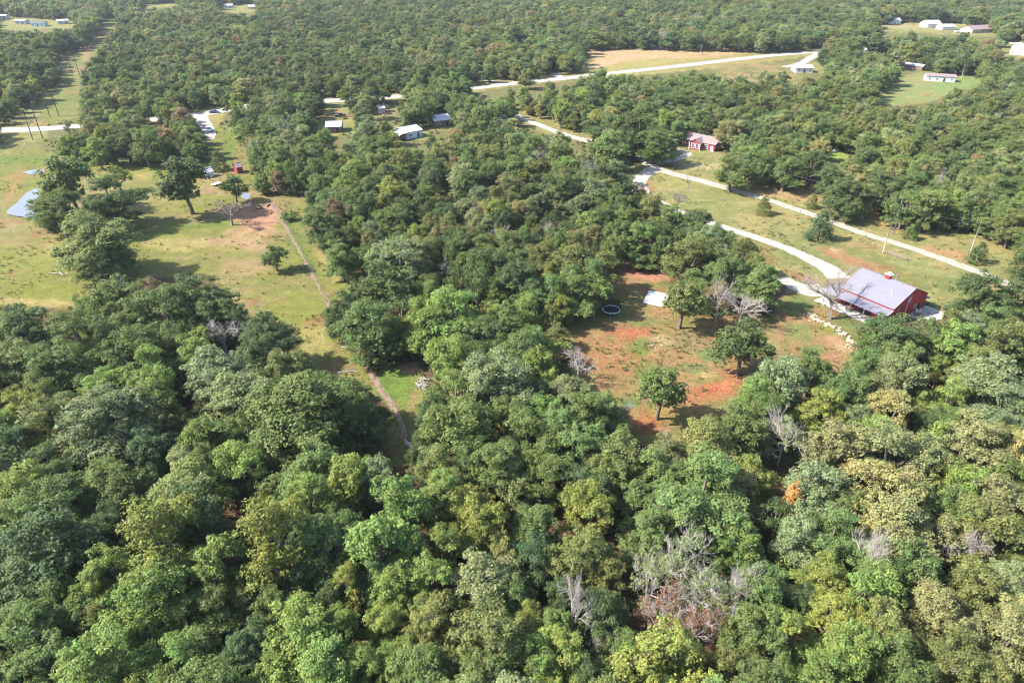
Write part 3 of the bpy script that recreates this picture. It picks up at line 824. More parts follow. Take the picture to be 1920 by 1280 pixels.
# ------------------------------------------------------------------ trees read off the photo: (u, v, width px, tone, kind) at the crown's middle
HT = [
    # bottom left
    (60, 1040, 200, 'd', 'oak'), (20, 990, 120, 'g', 'oak'), (300, 1020, 150, 'y', 'tall'), (400, 1050, 110, 'y', 'tall'), (270, 1125, 165, 'b', 'oak'), (120, 1130, 115, 'g', 'oak'), (185, 1165, 80, 'o', 'oak'),
    (40, 1205, 140, 'g', 'oak'), (105, 1250, 120, 'g', 'oak'), (205, 1235, 160, 'b', 'oak'), (320, 1235, 115, 'b', 'oak'), (425, 1130, 95, 'o', 'oak'), (455, 1215, 80, 'T', 'oak'), (405, 1268, 75, 'b', 'small'),
    (160, 1060, 70, 'd', 'oak'), (10, 1120, 80, 'd', 'oak'), (140, 1010, 100, 'd', 'oak'),
    # left middle
    (40, 680, 115, 'o', 'oak'), (115, 680, 120, 'g', 'oak'), (250, 668, 115, 'g', 'oak'), (188, 708, 60, 'b', 'small'), (298, 735, 80, 'b', 'tall'), (398, 690, 120, 'p', 'oak'), (432, 745, 135, 'p', 'oak'),
    (45, 760, 80, 'y', 'oak'), (105, 790, 130, 'o', 'oak'), (28, 840, 95, 'T', 'oak'), (205, 785, 165, 'p', 'oak'), (312, 785, 80, 'o', 'oak'), (160, 858, 75, 'y', 'small'), (285, 835, 80, 'T', 'oak'),
    (190, 905, 110, 'g', 'oak'), (252, 925, 95, 'g', 'oak'), (352, 868, 75, 'p', 'oak'), (38, 928, 110, 'y', 'oak'), (105, 955, 120, 'g', 'oak'), (395, 830, 95, 'b', 'oak'), (440, 880, 110, 'b', 'oak'),
    (305, 925, 55, 't', 'small'), (355, 935, 135, 'o', 'oak'), (100, 870, 70, 'd', 'oak'),
    (230, 572, 110, 'g', 'oak'), (300, 592, 125, 'g', 'oak'), (372, 562, 110, 'd', 'oak'), (62, 622, 110, 'd', 'oak'), (155, 620, 115, 'g', 'oak'), (395, 600, 85, 'd', 'oak'), (500, 622, 105, 'd', 'oak'), (450, 600, 70, 'd', 'oak'),
    (490, 668, 90, 'd', 'oak'), (330, 660, 80, 'd', 'oak'), (10, 610, 90, 'd', 'oak'), (230, 620, 90, 'g', 'oak'), (380, 640, 60, 'y', 'small'), (15, 720, 70, 'g', 'oak'),
    # big oak by the fence and the ones in front of it
    (575, 765, 190, 'g', 'oak'), (650, 745, 110, 'g', 'oak'), (685, 795, 80, 'd', 'oak'), (480, 725, 75, 'g', 'oak'), (505, 845, 95, 'd', 'oak'), (470, 800, 80, 'g', 'oak'), (560, 850, 90, 'g', 'oak'), (650, 905, 90, 'y', 'tall'),
    (715, 905, 75, 'p', 'tall'), (582, 945, 90, 'b', 'tall'), (540, 920, 80, 'g', 'oak'), (752, 955, 110, 'b', 'tall'), (822, 925, 90, 'b', 'tall'), (880, 955, 110, 'y', 'oak'), (492, 950, 70, 'y', 'small'),
    (815, 772, 85, 'd', 'oak'), (795, 838, 60, 'd', 'oak'), (868, 800, 135, 'g', 'oak'), (930, 705, 140, 'p', 'oak'), (850, 668, 90, 'b', 'oak'), (945, 865, 110, 'g', 'oak'), (880, 868, 90, 'g', 'oak'), (795, 872, 55, 'T', 'small'),
    (845, 735, 90, 'g', 'oak'), (960, 780, 90, 'g', 'oak'), (820, 680, 55, 'b', 'small'),
    # bottom centre left
    (508, 1015, 130, 'y', 'tall'), (575, 1005, 75, 'd', 'oak'), (622, 985, 95, 'g', 'oak'), (700, 1015, 120, 'b', 'tall'), (762, 1035, 85, 'b', 'tall'), (838, 1025, 75, 'y', 'tall'), (900, 995, 105, 'y', 'oak'), (652, 1100, 60, 'y', 'tall'),
    (510, 1130, 85, 'g', 'oak'), (565, 1085, 70, 'd', 'oak'), (695, 1085, 75, 'T', 'oak'), (760, 1110, 105, 'b', 'oak'), (808, 1090, 80, 'b', 'tall'), (720, 1165, 90, 'y', 'oak'), (818, 1165, 110, 'o', 'oak'), (560, 1205, 150, 'b', 'oak'),
    (640, 1185, 95, 'b', 'oak'), (600, 1265, 140, 'b', 'oak'), (692, 1255, 105, 'b', 'oak'), (755, 1240, 85, 'b', 'oak'), (898, 1080, 125, 'p', 'oak'), (920, 1185, 160, 'o', 'oak'), (900, 1262, 115, 'g', 'oak'), (490, 1190, 70, 'T', 'oak'),
    (620, 1130, 60, 'd', 'oak'), (500, 1265, 80, 'b', 'oak'), (830, 1250, 80, 'o', 'oak'),
    # bottom centre right
    (1100, 950, 105, 'y', 'oak'), (1012, 985, 90, 'g', 'oak'), (1000, 1045, 85, 'T', 'oak'), (1080, 1045, 110, 'o', 'oak'), (1138, 1075, 75, 'o', 'oak'), (985, 1160, 70, 'y', 'oak'), (1035, 1180, 70, 'g', 'oak'), (1130, 1145, 95, 'd', 'oak'),
    (1153, 1152, 45, 'y', 'small'), (1000, 1240, 95, 'b', 'oak'), (1055, 1235, 105, 'y', 'oak'), (1160, 1230, 90, 'g', 'oak'), (1260, 1240, 155, 'y', 'oak'), (1212, 995, 95, 'g', 'oak'), (1290, 965, 120, 'g', 'oak'), (1388, 1012, 90, 'b', 'oak'),
    (1420, 1100, 105, 'g', 'oak'), (1402, 1185, 110, 'g', 'oak'), (1372, 1250, 90, 'o', 'oak'), (1225, 1085, 95, 'p', 'thin'), (1285, 1045, 100, 'p', 'thin'), (1310, 1110, 100, 'p', 'thin'), (1245, 1150, 85, 'R', 'thin'), (1300, 1178, 80, 'R', 'thin'),
    (1246, 1058, 36, 'B', 'small'), (1350, 1150, 70, 'o', 'thin'), (960, 1110, 80, 'g', 'oak'), (945, 1030, 70, 'o', 'oak'), (1050, 1110, 60, 'd', 'oak'), (1100, 1270, 80, 'd', 'oak'),
    # bottom right
    (1485, 938, 42, 'O', 'tall'), (1450, 965, 60, 'd', 'oak'), (1515, 985, 50, 'g', 'oak'), (1480, 1000, 50, 'd', 'oak'), (1500, 1012, 90, 'p', 'oak'), (1560, 1005, 100, 'g', 'oak'), (1482, 1062, 60, 'y', 'small'), (1650, 1045, 90, 'b', 'oak'), (1700, 1065, 110, 'g', 'oak'), (1690, 990, 140, 't', 'oak'), (1772, 1010, 85, 't', 'oak'),
    (1830, 990, 125, 'o', 'oak'), (1890, 1010, 100, 'o', 'oak'), (1550, 1085, 90, 'y', 'oak'), (1640, 1105, 115, 'b', 'oak'), (1760, 1145, 120, 't', 'oak'), (1840, 1105, 105, 'o', 'oak'), (1895, 1090, 100, 'p', 'oak'), (1560, 1155, 110, 'y', 'oak'),
    (1660, 1165, 100, 'o', 'oak'), (1590, 1215, 125, 'b', 'oak'), (1472, 1185, 70, 'y', 'tall'), (1880, 1190, 130, 't', 'oak'), (1780, 1235, 125, 'o', 'oak'), (1680, 1240, 115, 'g', 'oak'), (1530, 1262, 110, 'b', 'oak'), (1445, 1235, 90, 'g', 'oak'),
    (1500, 1120, 60, 'd', 'oak'), (1840, 1270, 100, 'o', 'oak'),
    # right middle woods
    (1470, 712, 100, 'p', 'oak'), (1522, 690, 80, 'g', 'oak'), (1590, 722, 100, 'g', 'oak'), (1682, 712, 105, 'p', 'oak'), (1625, 685, 70, 'g', 'oak'), (1755, 708, 34, 'Y', 'small'), (1862, 712, 140, 'p', 'oak'), (1870, 770, 110, 'p', 'oak'),
    (1775, 745, 85, 'b', 'oak'), (1535, 762, 85, 'y', 'oak'), (1640, 748, 38, 'B', 'small'), (1565, 764, 20, 'B', 'small'), (1472, 815, 85, 'p', 'thin'), (1565, 840, 115, 't', 'oak'), (1680, 850, 135, 'p', 'oak'), (1722, 782, 55, 'o', 'cedar'),
    (1800, 800, 90, 'g', 'oak'), (1832, 835, 120, 't', 'oak'), (1762, 880, 90, 'o', 'oak'), (1885, 830, 90, 'o', 'oak'), (1632, 812, 75, 'b', 'oak'), (1670, 935, 145, 't', 'oak'), (1545, 915, 115, 'p', 'oak'), (1590, 945, 70, 'g', 'oak'),
    (1812, 915, 90, 'b', 'oak'), (1860, 930, 110, 't', 'oak'), (1780, 955, 90, 'g', 'oak'), (1600, 785, 60, 'p', 'oak'), (1675, 775, 45, 'B', 'small'), (1895, 900, 80, 'g', 'oak'), (1710, 830, 50, 'B', 'small'), (1440, 770, 80, 'g', 'oak'),
    # along the lower edge of the clearing
    (1060, 735, 85, 'p', 'oak'), (1085, 775, 100, 'g', 'oak'), (1138, 768, 85, 'g', 'oak'), (1000, 820, 105, 'g', 'oak'), (1080, 835, 105, 'g', 'oak'), (1150, 855, 110, 'o', 'oak'), (1022, 900, 85, 'g', 'oak'), (1225, 885, 100, 'g', 'oak'),
    (1330, 835, 120, 'o', 'oak'), (1392, 802, 100, 'g', 'oak'), (1310, 920, 160, 'g', 'oak'), (1412, 895, 85, 'y', 'oak'), (1190, 930, 75, 'g', 'oak'), (1420, 742, 80, 'b', 'oak'), (1250, 850, 70, 'p', 'oak'),
    # beside and inside the clearing
    (1012, 690, 70, 'y', 'oak'), (985, 655, 95, 'g', 'oak'), (1040, 655, 55, 'y', 'small'), (1000, 740, 70, 'd', 'oak'),
    (1238, 732, 96, 'g', 'lone'), (1395, 645, 100, 'd', 'lone'), (1280, 566, 82, 'o', 'lone'), (1350, 556, 62, 'B', 'thin'), (1425, 532, 80, 'g', 'oak'), (1372, 512, 70, 'g', 'oak'),
    (1110, 545, 70, 'b', 'lone'), (1075, 545, 80, 'g', 'oak'), (1130, 500, 75, 'o', 'oak'), (1080, 490, 85, 'o', 'oak'),
    (1222, 388, 56, 'o', 'oak'), (1262, 408, 60, 'g', 'oak'), (1305, 424, 60, 'd', 'oak'), (1345, 446, 58, 'g', 'oak'), (1385, 474, 60, 'o', 'oak'), (1425, 505, 54, 'g', 'oak'), (1195, 362, 44, 'B', 'small'),
    # round the barn
    (1680, 628, 110, 'd', 'oak'), (1742, 634, 80, 'd', 'oak'), (1635, 645, 65, 'g', 'oak'), (1802, 645, 95, 'b', 'oak'), (1885, 640, 95, 'o', 'oak'), (1846, 554, 92, 'd', 'oak'), (1905, 560, 80, 'd', 'oak'), (1750, 660, 60, 'b', 'oak'), (1832, 690, 80, 'o', 'oak'),
    # pasture trees and the oaks beside the fence
    (515, 480, 44, 'd', 'lone'), (543, 403, 44, 'g', 'bush'), (165, 445, 132, 'o', 'oak'), (205, 470, 70, 'd', 'oak'), (125, 332, 100, 'g', 'lone'), (108, 392, 80, 'g', 'oak'), (180, 400, 70, 'd', 'oak'), (205, 370, 88, 'd', 'oak'), (90, 385, 60, 'g', 'oak'), (220, 328, 48, 'y', 'small'), (345, 335, 100, 'd', 'lone'),
    (410, 305, 34, 'd', 'cedar'), (438, 350, 44, 'g', 'lone'), (715, 540, 110, 'd', 'lone'), (640, 580, 80, 'd', 'oak'), (690, 610, 110, 'g', 'oak'), (745, 585, 80, 'd', 'oak'), (720, 650, 70, 'd', 'small'), (640, 480, 65, 'g', 'oak'), (675, 490, 40, 'o', 'cedar'),
    (605, 420, 80, 'd', 'oak'), (620, 385, 70, 'g', 'oak'), (650, 350, 60, 'b', 'oak'), (790, 600, 100, 'b', 'oak'), (845, 590, 120, 'b', 'oak'), (740, 500, 110, 'p', 'oak'),
    # lawn beside the lane
    (1538, 428, 52, 'T', 'cedar'), (1433, 388, 32, 'o', 'cedar'), (1523, 379, 26, 'o', 'cedar'), (1707, 437, 28, 'g', 'cedar'), (1835, 477, 38, 'd', 'cedar'), (1908, 500, 44, 'd', 'cedar'), (1422, 336, 20, 'g', 'cedar'),
    (1590, 362, 78, 'd', 'oak'), (1698, 384, 66, 'g', 'oak'), (1738, 388, 70, 'o', 'oak'), (1785, 378, 60, 'b', 'oak'), (1868, 388, 60, 'g', 'oak'), (1908, 402, 60, 'g', 'oak'), (1374, 318, 58, 'g', 'oak'), (1402, 306, 50, 'd', 'oak'), (1475, 316, 62, 'g', 'oak'), (1522, 306, 60, 'd', 'oak'), (1425, 306, 56, 'g', 'oak'), (1455, 294, 54, 'o', 'oak'), (1650, 342, 62, 'd', 'oak'), (1560, 335, 60, 'd', 'oak'),
    (1235, 262, 70, 'g', 'oak'), (1190, 245, 80, 'd', 'oak'), (1150, 275, 70, 'g', 'oak'), (1130, 240, 60, 'd', 'oak'),
]
# dead and bare trees: foot, height seen, width px
BARE = [((1555, 598), 12.0, 100, 'barkgrey', 'bare grey tree standing in front of the red barn', None), ((1082, 717), 7.2, 54, 'bare', 'small bare silver tree at the edge of the red clearing', None),
        ((1070, 1212), 12.5, 60, 'bare', 'bare white-barked tree alone among bright green crowns, mid bottom', None), ((1385, 612), 8.0, 66, 'bare', 'bare bleached tree leaning beside the browning tree in the clearing', None),
        ((1608, 1110), 12.0, 60, 'bare', 'bare grey snag in the woods below the orange tree', None), ((1790, 1085), 9.0, 60, 'bare', 'bare leaning grey tree in the woods by the far edge, below the barn', None),
        ((436, 422), 7.5, 56, 'barkgrey', 'leafless dark tree on the red dirt yard', None), ((1269, 396), 7.5, 34, 'barkgrey', 'small leafless tree beside the white barn drive', None), ((1287, 380), 9.0, 20, 'snag', 'tall broken dead trunk on the lawn between drive and lane', None),
        ((1370, 1165), 10.0, 66, 'bare', 'lilac-grey bare tree among the rusty half-dead trees', None), ((1262, 1020), 10.0, 70, 'bare', 'pale bare tree above the rusty half-dead trees', None),
        ((425, 668), 9.0, 80, 'bare', 'bare bleached branches at the pasture edge below the cut grass', None), ((1122, 1250), 6.0, 50, 'bare', 'low purple-grey bare tree below the bare white-barked tree', None), ((1160, 800), 5.0, 40, 'bare', 'purple-grey dead branches at the lower rim of the clearing', None),
        ((1860, 245), 9.0, 22, 'bare', 'thin white dead tree in the olive woods above the lane', None), ((1020, 470), 8.0, 30, 'bare', 'grey bare tree in the middle of the central woods', None), ((940, 255), 8.0, 46, 'bare', 'grey leafless tree beside the lane in the far woods', None)]

TREES = []       # dict(x, y, R, h, kind, tone, hand)
r0 = np.random.default_rng(99)
for (u, v, w, tone, kind) in HT:
    zc = {'oak': 6.2, 'tall': 7.5, 'thin': 6.5, 'small': 3.6, 'lone': 4.4, 'cedar': 2.2, 'bush': 1.0}[kind]
    for _ in range(4):
        p = G(u, v, zc); d = proj(p.x, p.y, zc)[2]
        Rm = w / 2 * d / FPX
        hh = {'oak': np.clip(1.65 * Rm + 4.0, 6, 18), 'tall': np.clip(3.0 * Rm + 3, 7, 17), 'thin': np.clip(1.3 * Rm + 6, 6, 14), 'small': np.clip(2.4 * Rm, 2.4, 10), 'lone': np.clip(2.3 * Rm, 3, 19), 'cedar': np.clip(2.1 * Rm, 1.3, 9), 'bush': 1.1 * Rm}[kind]
        zc = hh * {'oak': .6, 'tall': .6, 'thin': .6, 'small': .58, 'lone': .6, 'cedar': .42, 'bush': .45}[kind]
    TREES.append(dict(x=p.x, y=p.y, R=Rm * 1.06, h=float(hh), kind=kind, tone=tone, hand=True))

RL = np.array(ROADLINES)


def off_road(x, y, m):
    ok = np.ones(len(x), bool)
    for i in range(0, len(RL), 40):
        r_ = RL[i:i + 40]
        ok &= ((x[:, None] - r_[None, :, 0]) ** 2 + (y[:, None] - r_[None, :, 1]) ** 2 > (r_[None, :, 2] + m) ** 2).all(1)
    return ok


def blocked_np(x, y, Rm, h):
    """True where the photo shows open ground, a road or a roof instead of this crown."""
    bad = ~off_road(x, y, 2.2)
    z0 = hgt(x, y)
    for (dx, k) in ((0, .6), (-.95, .55), (.95, .55), (-.6, .8), (.6, .8), (0, 1.0), (0, .18)):
        u, v, d = proj(x + dx * Rm, y, h * k + z0)
        for p in OPEN + KEEP: bad |= in_poly(u, v, p)
    return bad


# fill the woods between the surveyed crowns
cell = 8.0
buckets = {}


def near_ok(x, y, Rm, k):
    i, j = int(x // cell), int(y // cell)
    for a in range(i - 2, i + 3):
        for b in range(j - 2, j + 3):
            for (qx, qy, qr) in buckets.get((a, b), ()):
                if (qx - x) ** 2 + (qy - y) ** 2 < (k * (qr + Rm)) ** 2: return False
    return True


def put(t):
    buckets.setdefault((int(t['x'] // cell), int(t['y'] // cell)), []).append((t['x'], t['y'], t['R']))


for t in TREES: put(t)
for (foot, hh, w, kind, lab, g_) in BARE:
    p = G(*foot); put(dict(x=p.x, y=p.y, R=2.0))


def zone_tone(u, v, r):
    if v > 560:
        if u < 900: return r.choice(list('gdbyoTp'), p=[.32, .16, .2, .08, .12, .06, .06])
        if u < 1350: return r.choice(list('gdboyp'), p=[.36, .12, .18, .18, .08, .08])
        return r.choice(list('goptbdB'), p=[.22, .26, .16, .18, .10, .06, .02])
    if u > 1250 and v > 150: return r.choice(list('godptBR'), p=[.35, .30, .19, .09, .06, .01, 0])
    if v < 150: return r.choice(list('gdopTtBy'), p=[.32, .24, .16, .12, .07, .04, .02, .03])
    return r.choice(list('gdobpytB'), p=[.32, .22, .20, .08, .08, .04, .04, .02])


cands = []
y = 30.0
while y < 1100:
    stp = 5.4 if y < 250 else (5.8 if y < 500 else 7.2)
    wlim = (y * _c + CAM_H * _s) * 0.80 + 25
    xs = np.arange(-wlim, wlim, stp)
    for x in xs: cands.append((x + r0.uniform(-.42, .42) * stp, y + r0.uniform(-.42, .42) * stp))
    y += stp * 0.9
CA = np.array(cands)
CR = np.clip(np.where(CA[:, 1] > 500, r0.normal(4.8, 1.0, len(CA)), r0.normal(3.9, 0.9, len(CA))), 2.0, 7.0)
CB = blocked_np(CA[:, 0], CA[:, 1], CR * .9, np.clip(CR * 1.6 + 4.3, 4, 15))
order = r0.permutation(len(cands))
for ci in order:
    if CB[ci]: continue
    x, y = cands[ci]
    u, v, d = proj(x, y, 6.0)
    Rm = float(CR[ci])
    if not near_ok(x, y, Rm, 0.56 if y < 260 else 0.52):
        Rm *= 0.62
        if not near_ok(x, y, Rm, 0.60): continue
    hh = float(np.clip(Rm * 1.6 + 4.0 + r0.normal(0, 1.3), 4, 15))
    scr = in_poly([u], [v], SCRUB)[0]
    if scr:
        if r0.random() < .6: continue
        Rm *= .6; hh *= .5
    q = r0.random()
    kind = 'oak' if Rm > 2.6 else 'small'
    if q < .12 and v > 500: kind = 'tall'; hh *= 1.15
    elif .12 < q < .132 and v < 560: kind = 'thin'
    elif q > .975: kind = 'cedar'; Rm *= .55; hh = Rm * 2.6
    t = dict(x=x, y=y, R=Rm, h=hh, kind=kind, tone=str(zone_tone(u, v, r0)), hand=False)
    TREES.append(t); put(t)

for t in TREES:
    t['u'], t['v'], t['d'] = proj(t['x'], t['y'], t['h'] * .55 + float(hgt(t['x'], t['y'])))
    t['seen'] = -20 < t['u'] < 1940 and t['v'] > -5 and t['v'] < 1330
IND = [t for t in TREES if t['hand']]
rest = sorted([t for t in TREES if not t['hand'] and t['seen'] and t['v'] < 1290], key=lambda t: -t['R'] / t['d'])
broad = sum(1 for t in IND if t['kind'] in ('oak', 'tall', 'thin', 'small', 'lone'))
take = rest[:max(0, 300 - broad)]
ids = set(id(t) for t in take)
IND += take
MASS = [t for t in TREES if not t['hand'] and id(t) not in ids]

# labels: what the crown looks like and where it stands, counted out from things one can find
LAND = {'the orange tree': (1485, 940), 'the bare white-barked tree': (1072, 1130), 'the rusty half-dead trees': (1285, 1110), 'the trampoline': (1146, 578), 'the red barn': (1690, 560), 'the end of the fence track': (764, 835),
        'the pond': (95, 385), 'the lone tree in the clearing': (1240, 745), 'the small bare silver tree': (1080, 690), 'the concrete pad': (1229, 560), 'the red house': (1310, 268), 'the lower left corner': (0, 1280), 'the lower right corner': (1920, 1280),
        'the mid bottom edge': (960, 1280), 'the golden yellow tree': (1755, 708), 'the red dirt yard': (490, 415), 'the lilac-grey pole by the lane': (1660, 440), 'the mid left edge': (0, 800), 'the mid right edge': (1920, 900),
        'the dead trunk on the lawn': (1287, 350), 'the brown meadow far off': (1250, 100), 'the white-roofed houses': (770, 250)}
LAND['the light pole by the lane'] = LAND.pop('the lilac-grey pole by the lane')
ORD = ['nearest', 'second', 'third', 'fourth', 'fifth', 'sixth', 'seventh', 'eighth', 'ninth', 'tenth', 'eleventh', 'twelfth', 'thirteenth', 'fourteenth', 'fifteenth', 'sixteenth', 'seventeenth', 'eighteenth', 'nineteenth', 'twentieth']
SECT = ['right of', 'above-right of', 'above', 'above-left of', 'left of', 'below-left of', 'below', 'below-right of']
SHAPE = {'oak': 'round-crowned tree', 'tall': 'upright feathery tree', 'thin': 'sparse half-bare tree', 'small': 'small bushy tree', 'lone': 'free-standing tree', 'cedar': 'conical cedar', 'bush': 'low round bush'}
groups = {}
for t in IND:
    nm = min(LAND, key=lambda k: (LAND[k][0] - t['u']) ** 2 + (LAND[k][1] - t['v']) ** 2)
    a = math.atan2(LAND[nm][1] - t['v'], t['u'] - LAND[nm][0])
    sct = int(round(a / (math.pi / 4))) % 8
    t['dist'] = math.hypot(t['u'] - LAND[nm][0], t['v'] - LAND[nm][1])
    groups.setdefault((nm, sct), []).append(t)
for (nm, sct), ts in groups.items():
    for k, t in enumerate(sorted(ts, key=lambda q: q['dist'])):
        n = ORD[k] if k < len(ORD) else 'outermost'
        t['label'] = f"{TONE[t['tone']][1]} {SHAPE[t['kind']]}, {n} tree {SECT[sct]} {nm}"
SPECIAL = {(1485, 938): 'small tree with bright orange autumn leaves in the green woods', (1755, 708): 'small golden yellow tree in the woods below the barn', (1238, 732): 'lone leafy tree on bare trunk casting shadow in red clearing',
           (1538, 428): 'blue-green conical spruce on the lawn between drive and lane', (515, 480): 'small lone dark tree beside the fence track in pasture', (345, 335): 'big dark spreading oak alone in the pasture', (543, 403): 'round green bush beside the red dirt yard',
           (220, 328): 'small yellow-green tree behind the pond', (125, 332): 'tall open willow-like tree standing over the pond', (165, 445): 'broad yellow-topped tree in the pasture below the pond', (1846, 554): 'dark round tree just behind the barn slab'}
for t, hrow in zip(TREES, HT):
    s_ = SPECIAL.get((hrow[0], hrow[1]))
    if s_: t['label'] = s_

GROUPNAME = {'oak': 'broadleaf trees of the woods', 'tall': 'broadleaf trees of the woods', 'thin': 'half-bare trees of the woods', 'small': 'broadleaf trees of the woods', 'lone': 'free-standing trees', 'cedar': 'cedars', 'bush': 'bushes'}
TNAME = {'oak': 'broadleaf_tree', 'tall': 'broadleaf_tree', 'thin': 'half_bare_tree', 'small': 'broadleaf_tree', 'lone': 'broadleaf_tree', 'cedar': 'cedar_tree', 'bush': 'bush'}


def place_tree(t, k):
    pr = PROTO[t['kind']][k % len(PROTO[t['kind']])]
    sx = t['R'] / pr['R']; sz = t['h'] / pr['h']
    o = thing(TNAME[t['kind']], t['label'], {'cedar': 'cedar', 'bush': 'bush'}.get(t['kind'], 'tree'), (t['x'], t['y'], float(hgt(t['x'], t['y']))), r0.uniform(0, 6.283), GROUPNAME[t['kind']])
    o.scale = (sx, sx * r0.uniform(.92, 1.08), sz)
    a = obj('trunk', pr['trunk'], o)
    c = obj('crown', pr['crown'], o)
    c['tint'] = jitter(TONE[t['tone']][0], r0)
    return o


for k, t in enumerate(IND): place_tree(t, int(r0.integers(0, 50)))
for k, (foot, hh, w, kind, lab, g_) in enumerate(BARE):
    pr = PROTO[kind][k % len(PROTO[kind])]
    p = G(*foot); d = proj(p.x, p.y, hh / 2)[2]
    o = thing('dead_tree', lab, 'dead tree', p, r0.uniform(0, 6.283), 'bare dead trees')
    Rm = w / 2 * d / FPX
    o.scale = (Rm / pr['R'], Rm / pr['R'], hh / pr['h'])
    obj('trunk', pr['trunk'], o)


# the woods nobody can count: one object, instances of the same trees
def scatter(name, pts, protos, label, kindtag='stuff'):
    """pts: rows x, y, z, sx, sz, rot, index, r, g, b."""
    coll = bpy.data.collections.new(name + '_sources')
    for k, me in enumerate(protos):
        coll.objects.link(bpy.data.objects.new('%s_source_%02d' % (name, k), me))
    A = np.array(pts, float)
    me = bpy.data.meshes.new(name)
    me.vertices.add(len(A)); me.vertices.foreach_set('co', A[:, :3].astype(np.float32).ravel())

    def att(n, typ, dat, key):
        a = me.attributes.new(n, typ, 'POINT'); a.data.foreach_set(key, dat.ravel())
    att('scl', 'FLOAT_VECTOR', np.stack([A[:, 3], A[:, 3], A[:, 4]], -1).astype(np.float32), 'vector')
    att('rot', 'FLOAT_VECTOR', np.stack([A[:, 5] * 0, A[:, 5] * 0, A[:, 5]], -1).astype(np.float32), 'vector')
    att('pick', 'INT', A[:, 6].astype(np.int32), 'value')
    att('tint', 'FLOAT_VECTOR', A[:, 7:10].astype(np.float32), 'vector')
    o = obj(name, me)
    ng = bpy.data.node_groups.new(name, 'GeometryNodeTree')
    ng.interface.new_socket('Geometry', in_out='INPUT', socket_type='NodeSocketGeometry')
    ng.interface.new_socket('Geometry', in_out='OUTPUT', socket_type='NodeSocketGeometry')
    gi = ng.nodes.new('NodeGroupInput'); go = ng.nodes.new('NodeGroupOutput')
    ci = ng.nodes.new('GeometryNodeCollectionInfo'); ci.inputs[0].default_value = coll
    ci.inputs['Separate Children'].default_value = True; ci.inputs['Reset Children'].default_value = True
    ip = ng.nodes.new('GeometryNodeInstanceOnPoints'); ip.inputs['Pick Instance'].default_value = True

    def na(n, typ):
        a = ng.nodes.new('GeometryNodeInputNamedAttribute'); a.data_type = typ; a.inputs['Name'].default_value = n; return a
    L = ng.links.new
    L(gi.outputs[0], ip.inputs['Points']); L(ci.outputs[0], ip.inputs['Instance'])
    L(na('pick', 'INT').outputs['Attribute'], ip.inputs['Instance Index'])
    L(na('rot', 'FLOAT_VECTOR').outputs['Attribute'], ip.inputs['Rotation'])
    L(na('scl', 'FLOAT_VECTOR').outputs['Attribute'], ip.inputs['Scale'])
    L(ip.outputs[0], go.inputs[0])
    md = o.modifiers.new('scatter', 'NODES'); md.node_group = ng
    return tag(o, label, None, None, kindtag)


plist = [(k, p) for k in ('oak', 'tall', 'thin', 'small', 'cedar') for p in PROTO[k]]
pidx = {}
for i, (k, p) in enumerate(plist): pidx.setdefault(k, []).append(i)
rows = []
for t in MASS:
    i = int(r0.choice(pidx[t['kind']])); pr = plist[i][1]
    c = jitter(TONE[t['tone']][0], r0, .2)
    k_ = .62 + .76 * float(fbm(np.array([t['x'] * .012]), np.array([t['y'] * .012]), 55)[0])
    c = tuple(q * k_ for q in c)
    rows.append((t['x'], t['y'], float(hgt(t['x'], t['y'])), t['R'] / pr['R'], t['h'] / pr['h'], r0.uniform(0, 6.28), i, *c))
scatter('distant_woods', rows, [p['both'] for k, p in plist], 'dense green oak woods stretching to the far hills')

# undergrowth in the woods and weeds at the edges of the open ground
rows = []
bp = PROTO['bush']
uy = 34 + 330 * r0.random(9000) ** 1.2; ux = r0.uniform(-1, 1, 9000) * ((uy * _c + CAM_H * _s) * .78 + 10)
uo, vo, _d2 = proj(ux, uy, .4)
ok = off_road(ux, uy, 1.0)
for p in OPEN: ok &= ~in_poly(uo, vo, p)
for x, y in zip(ux[ok], uy[ok]):
    Rm = r0.uniform(.5, 1.5)
    c = jitter(TONE[str(r0.choice(list('gdoytB'), p=[.3, .3, .2, .06, .08, .06]))][0], r0, .25)
    rows.append((x, y, float(hgt(x, y)), Rm / 1.5, Rm / 1.5 * r0.uniform(.7, 1.2), r0.uniform(0, 6.28), int(r0.integers(0, 2)), *c))
scatter('undergrowth', rows, [p['both'] for p in bp], 'low shrubs and brush under the trees')
# weeds and grass tufts standing in the open ground
def tuft_proto(seed):
    r = np.random.default_rng(seed); n = 34
    a = r.uniform(0, 6.283, n); d = .32 * np.sqrt(r.random(n)); base = np.stack([np.cos(a) * d, np.sin(a) * d, np.zeros(n)], -1)
    tip = base * 1.7 + np.stack([r.normal(0, .06, n), r.normal(0, .06, n), r.uniform(.22, .5, n)], -1)
    sd = np.stack([-np.sin(a), np.cos(a), np.zeros(n)], -1) * .035
    q = np.stack([base - sd, base + sd, tip + sd * .4, tip - sd * .4], 1)
    return mesh_np('tuft', q.reshape(-1, 3), np.arange(n * 4).reshape(-1, 4), M['leaf'], np.stack([r.random(n), r.random(n), r.random(n)], -1))


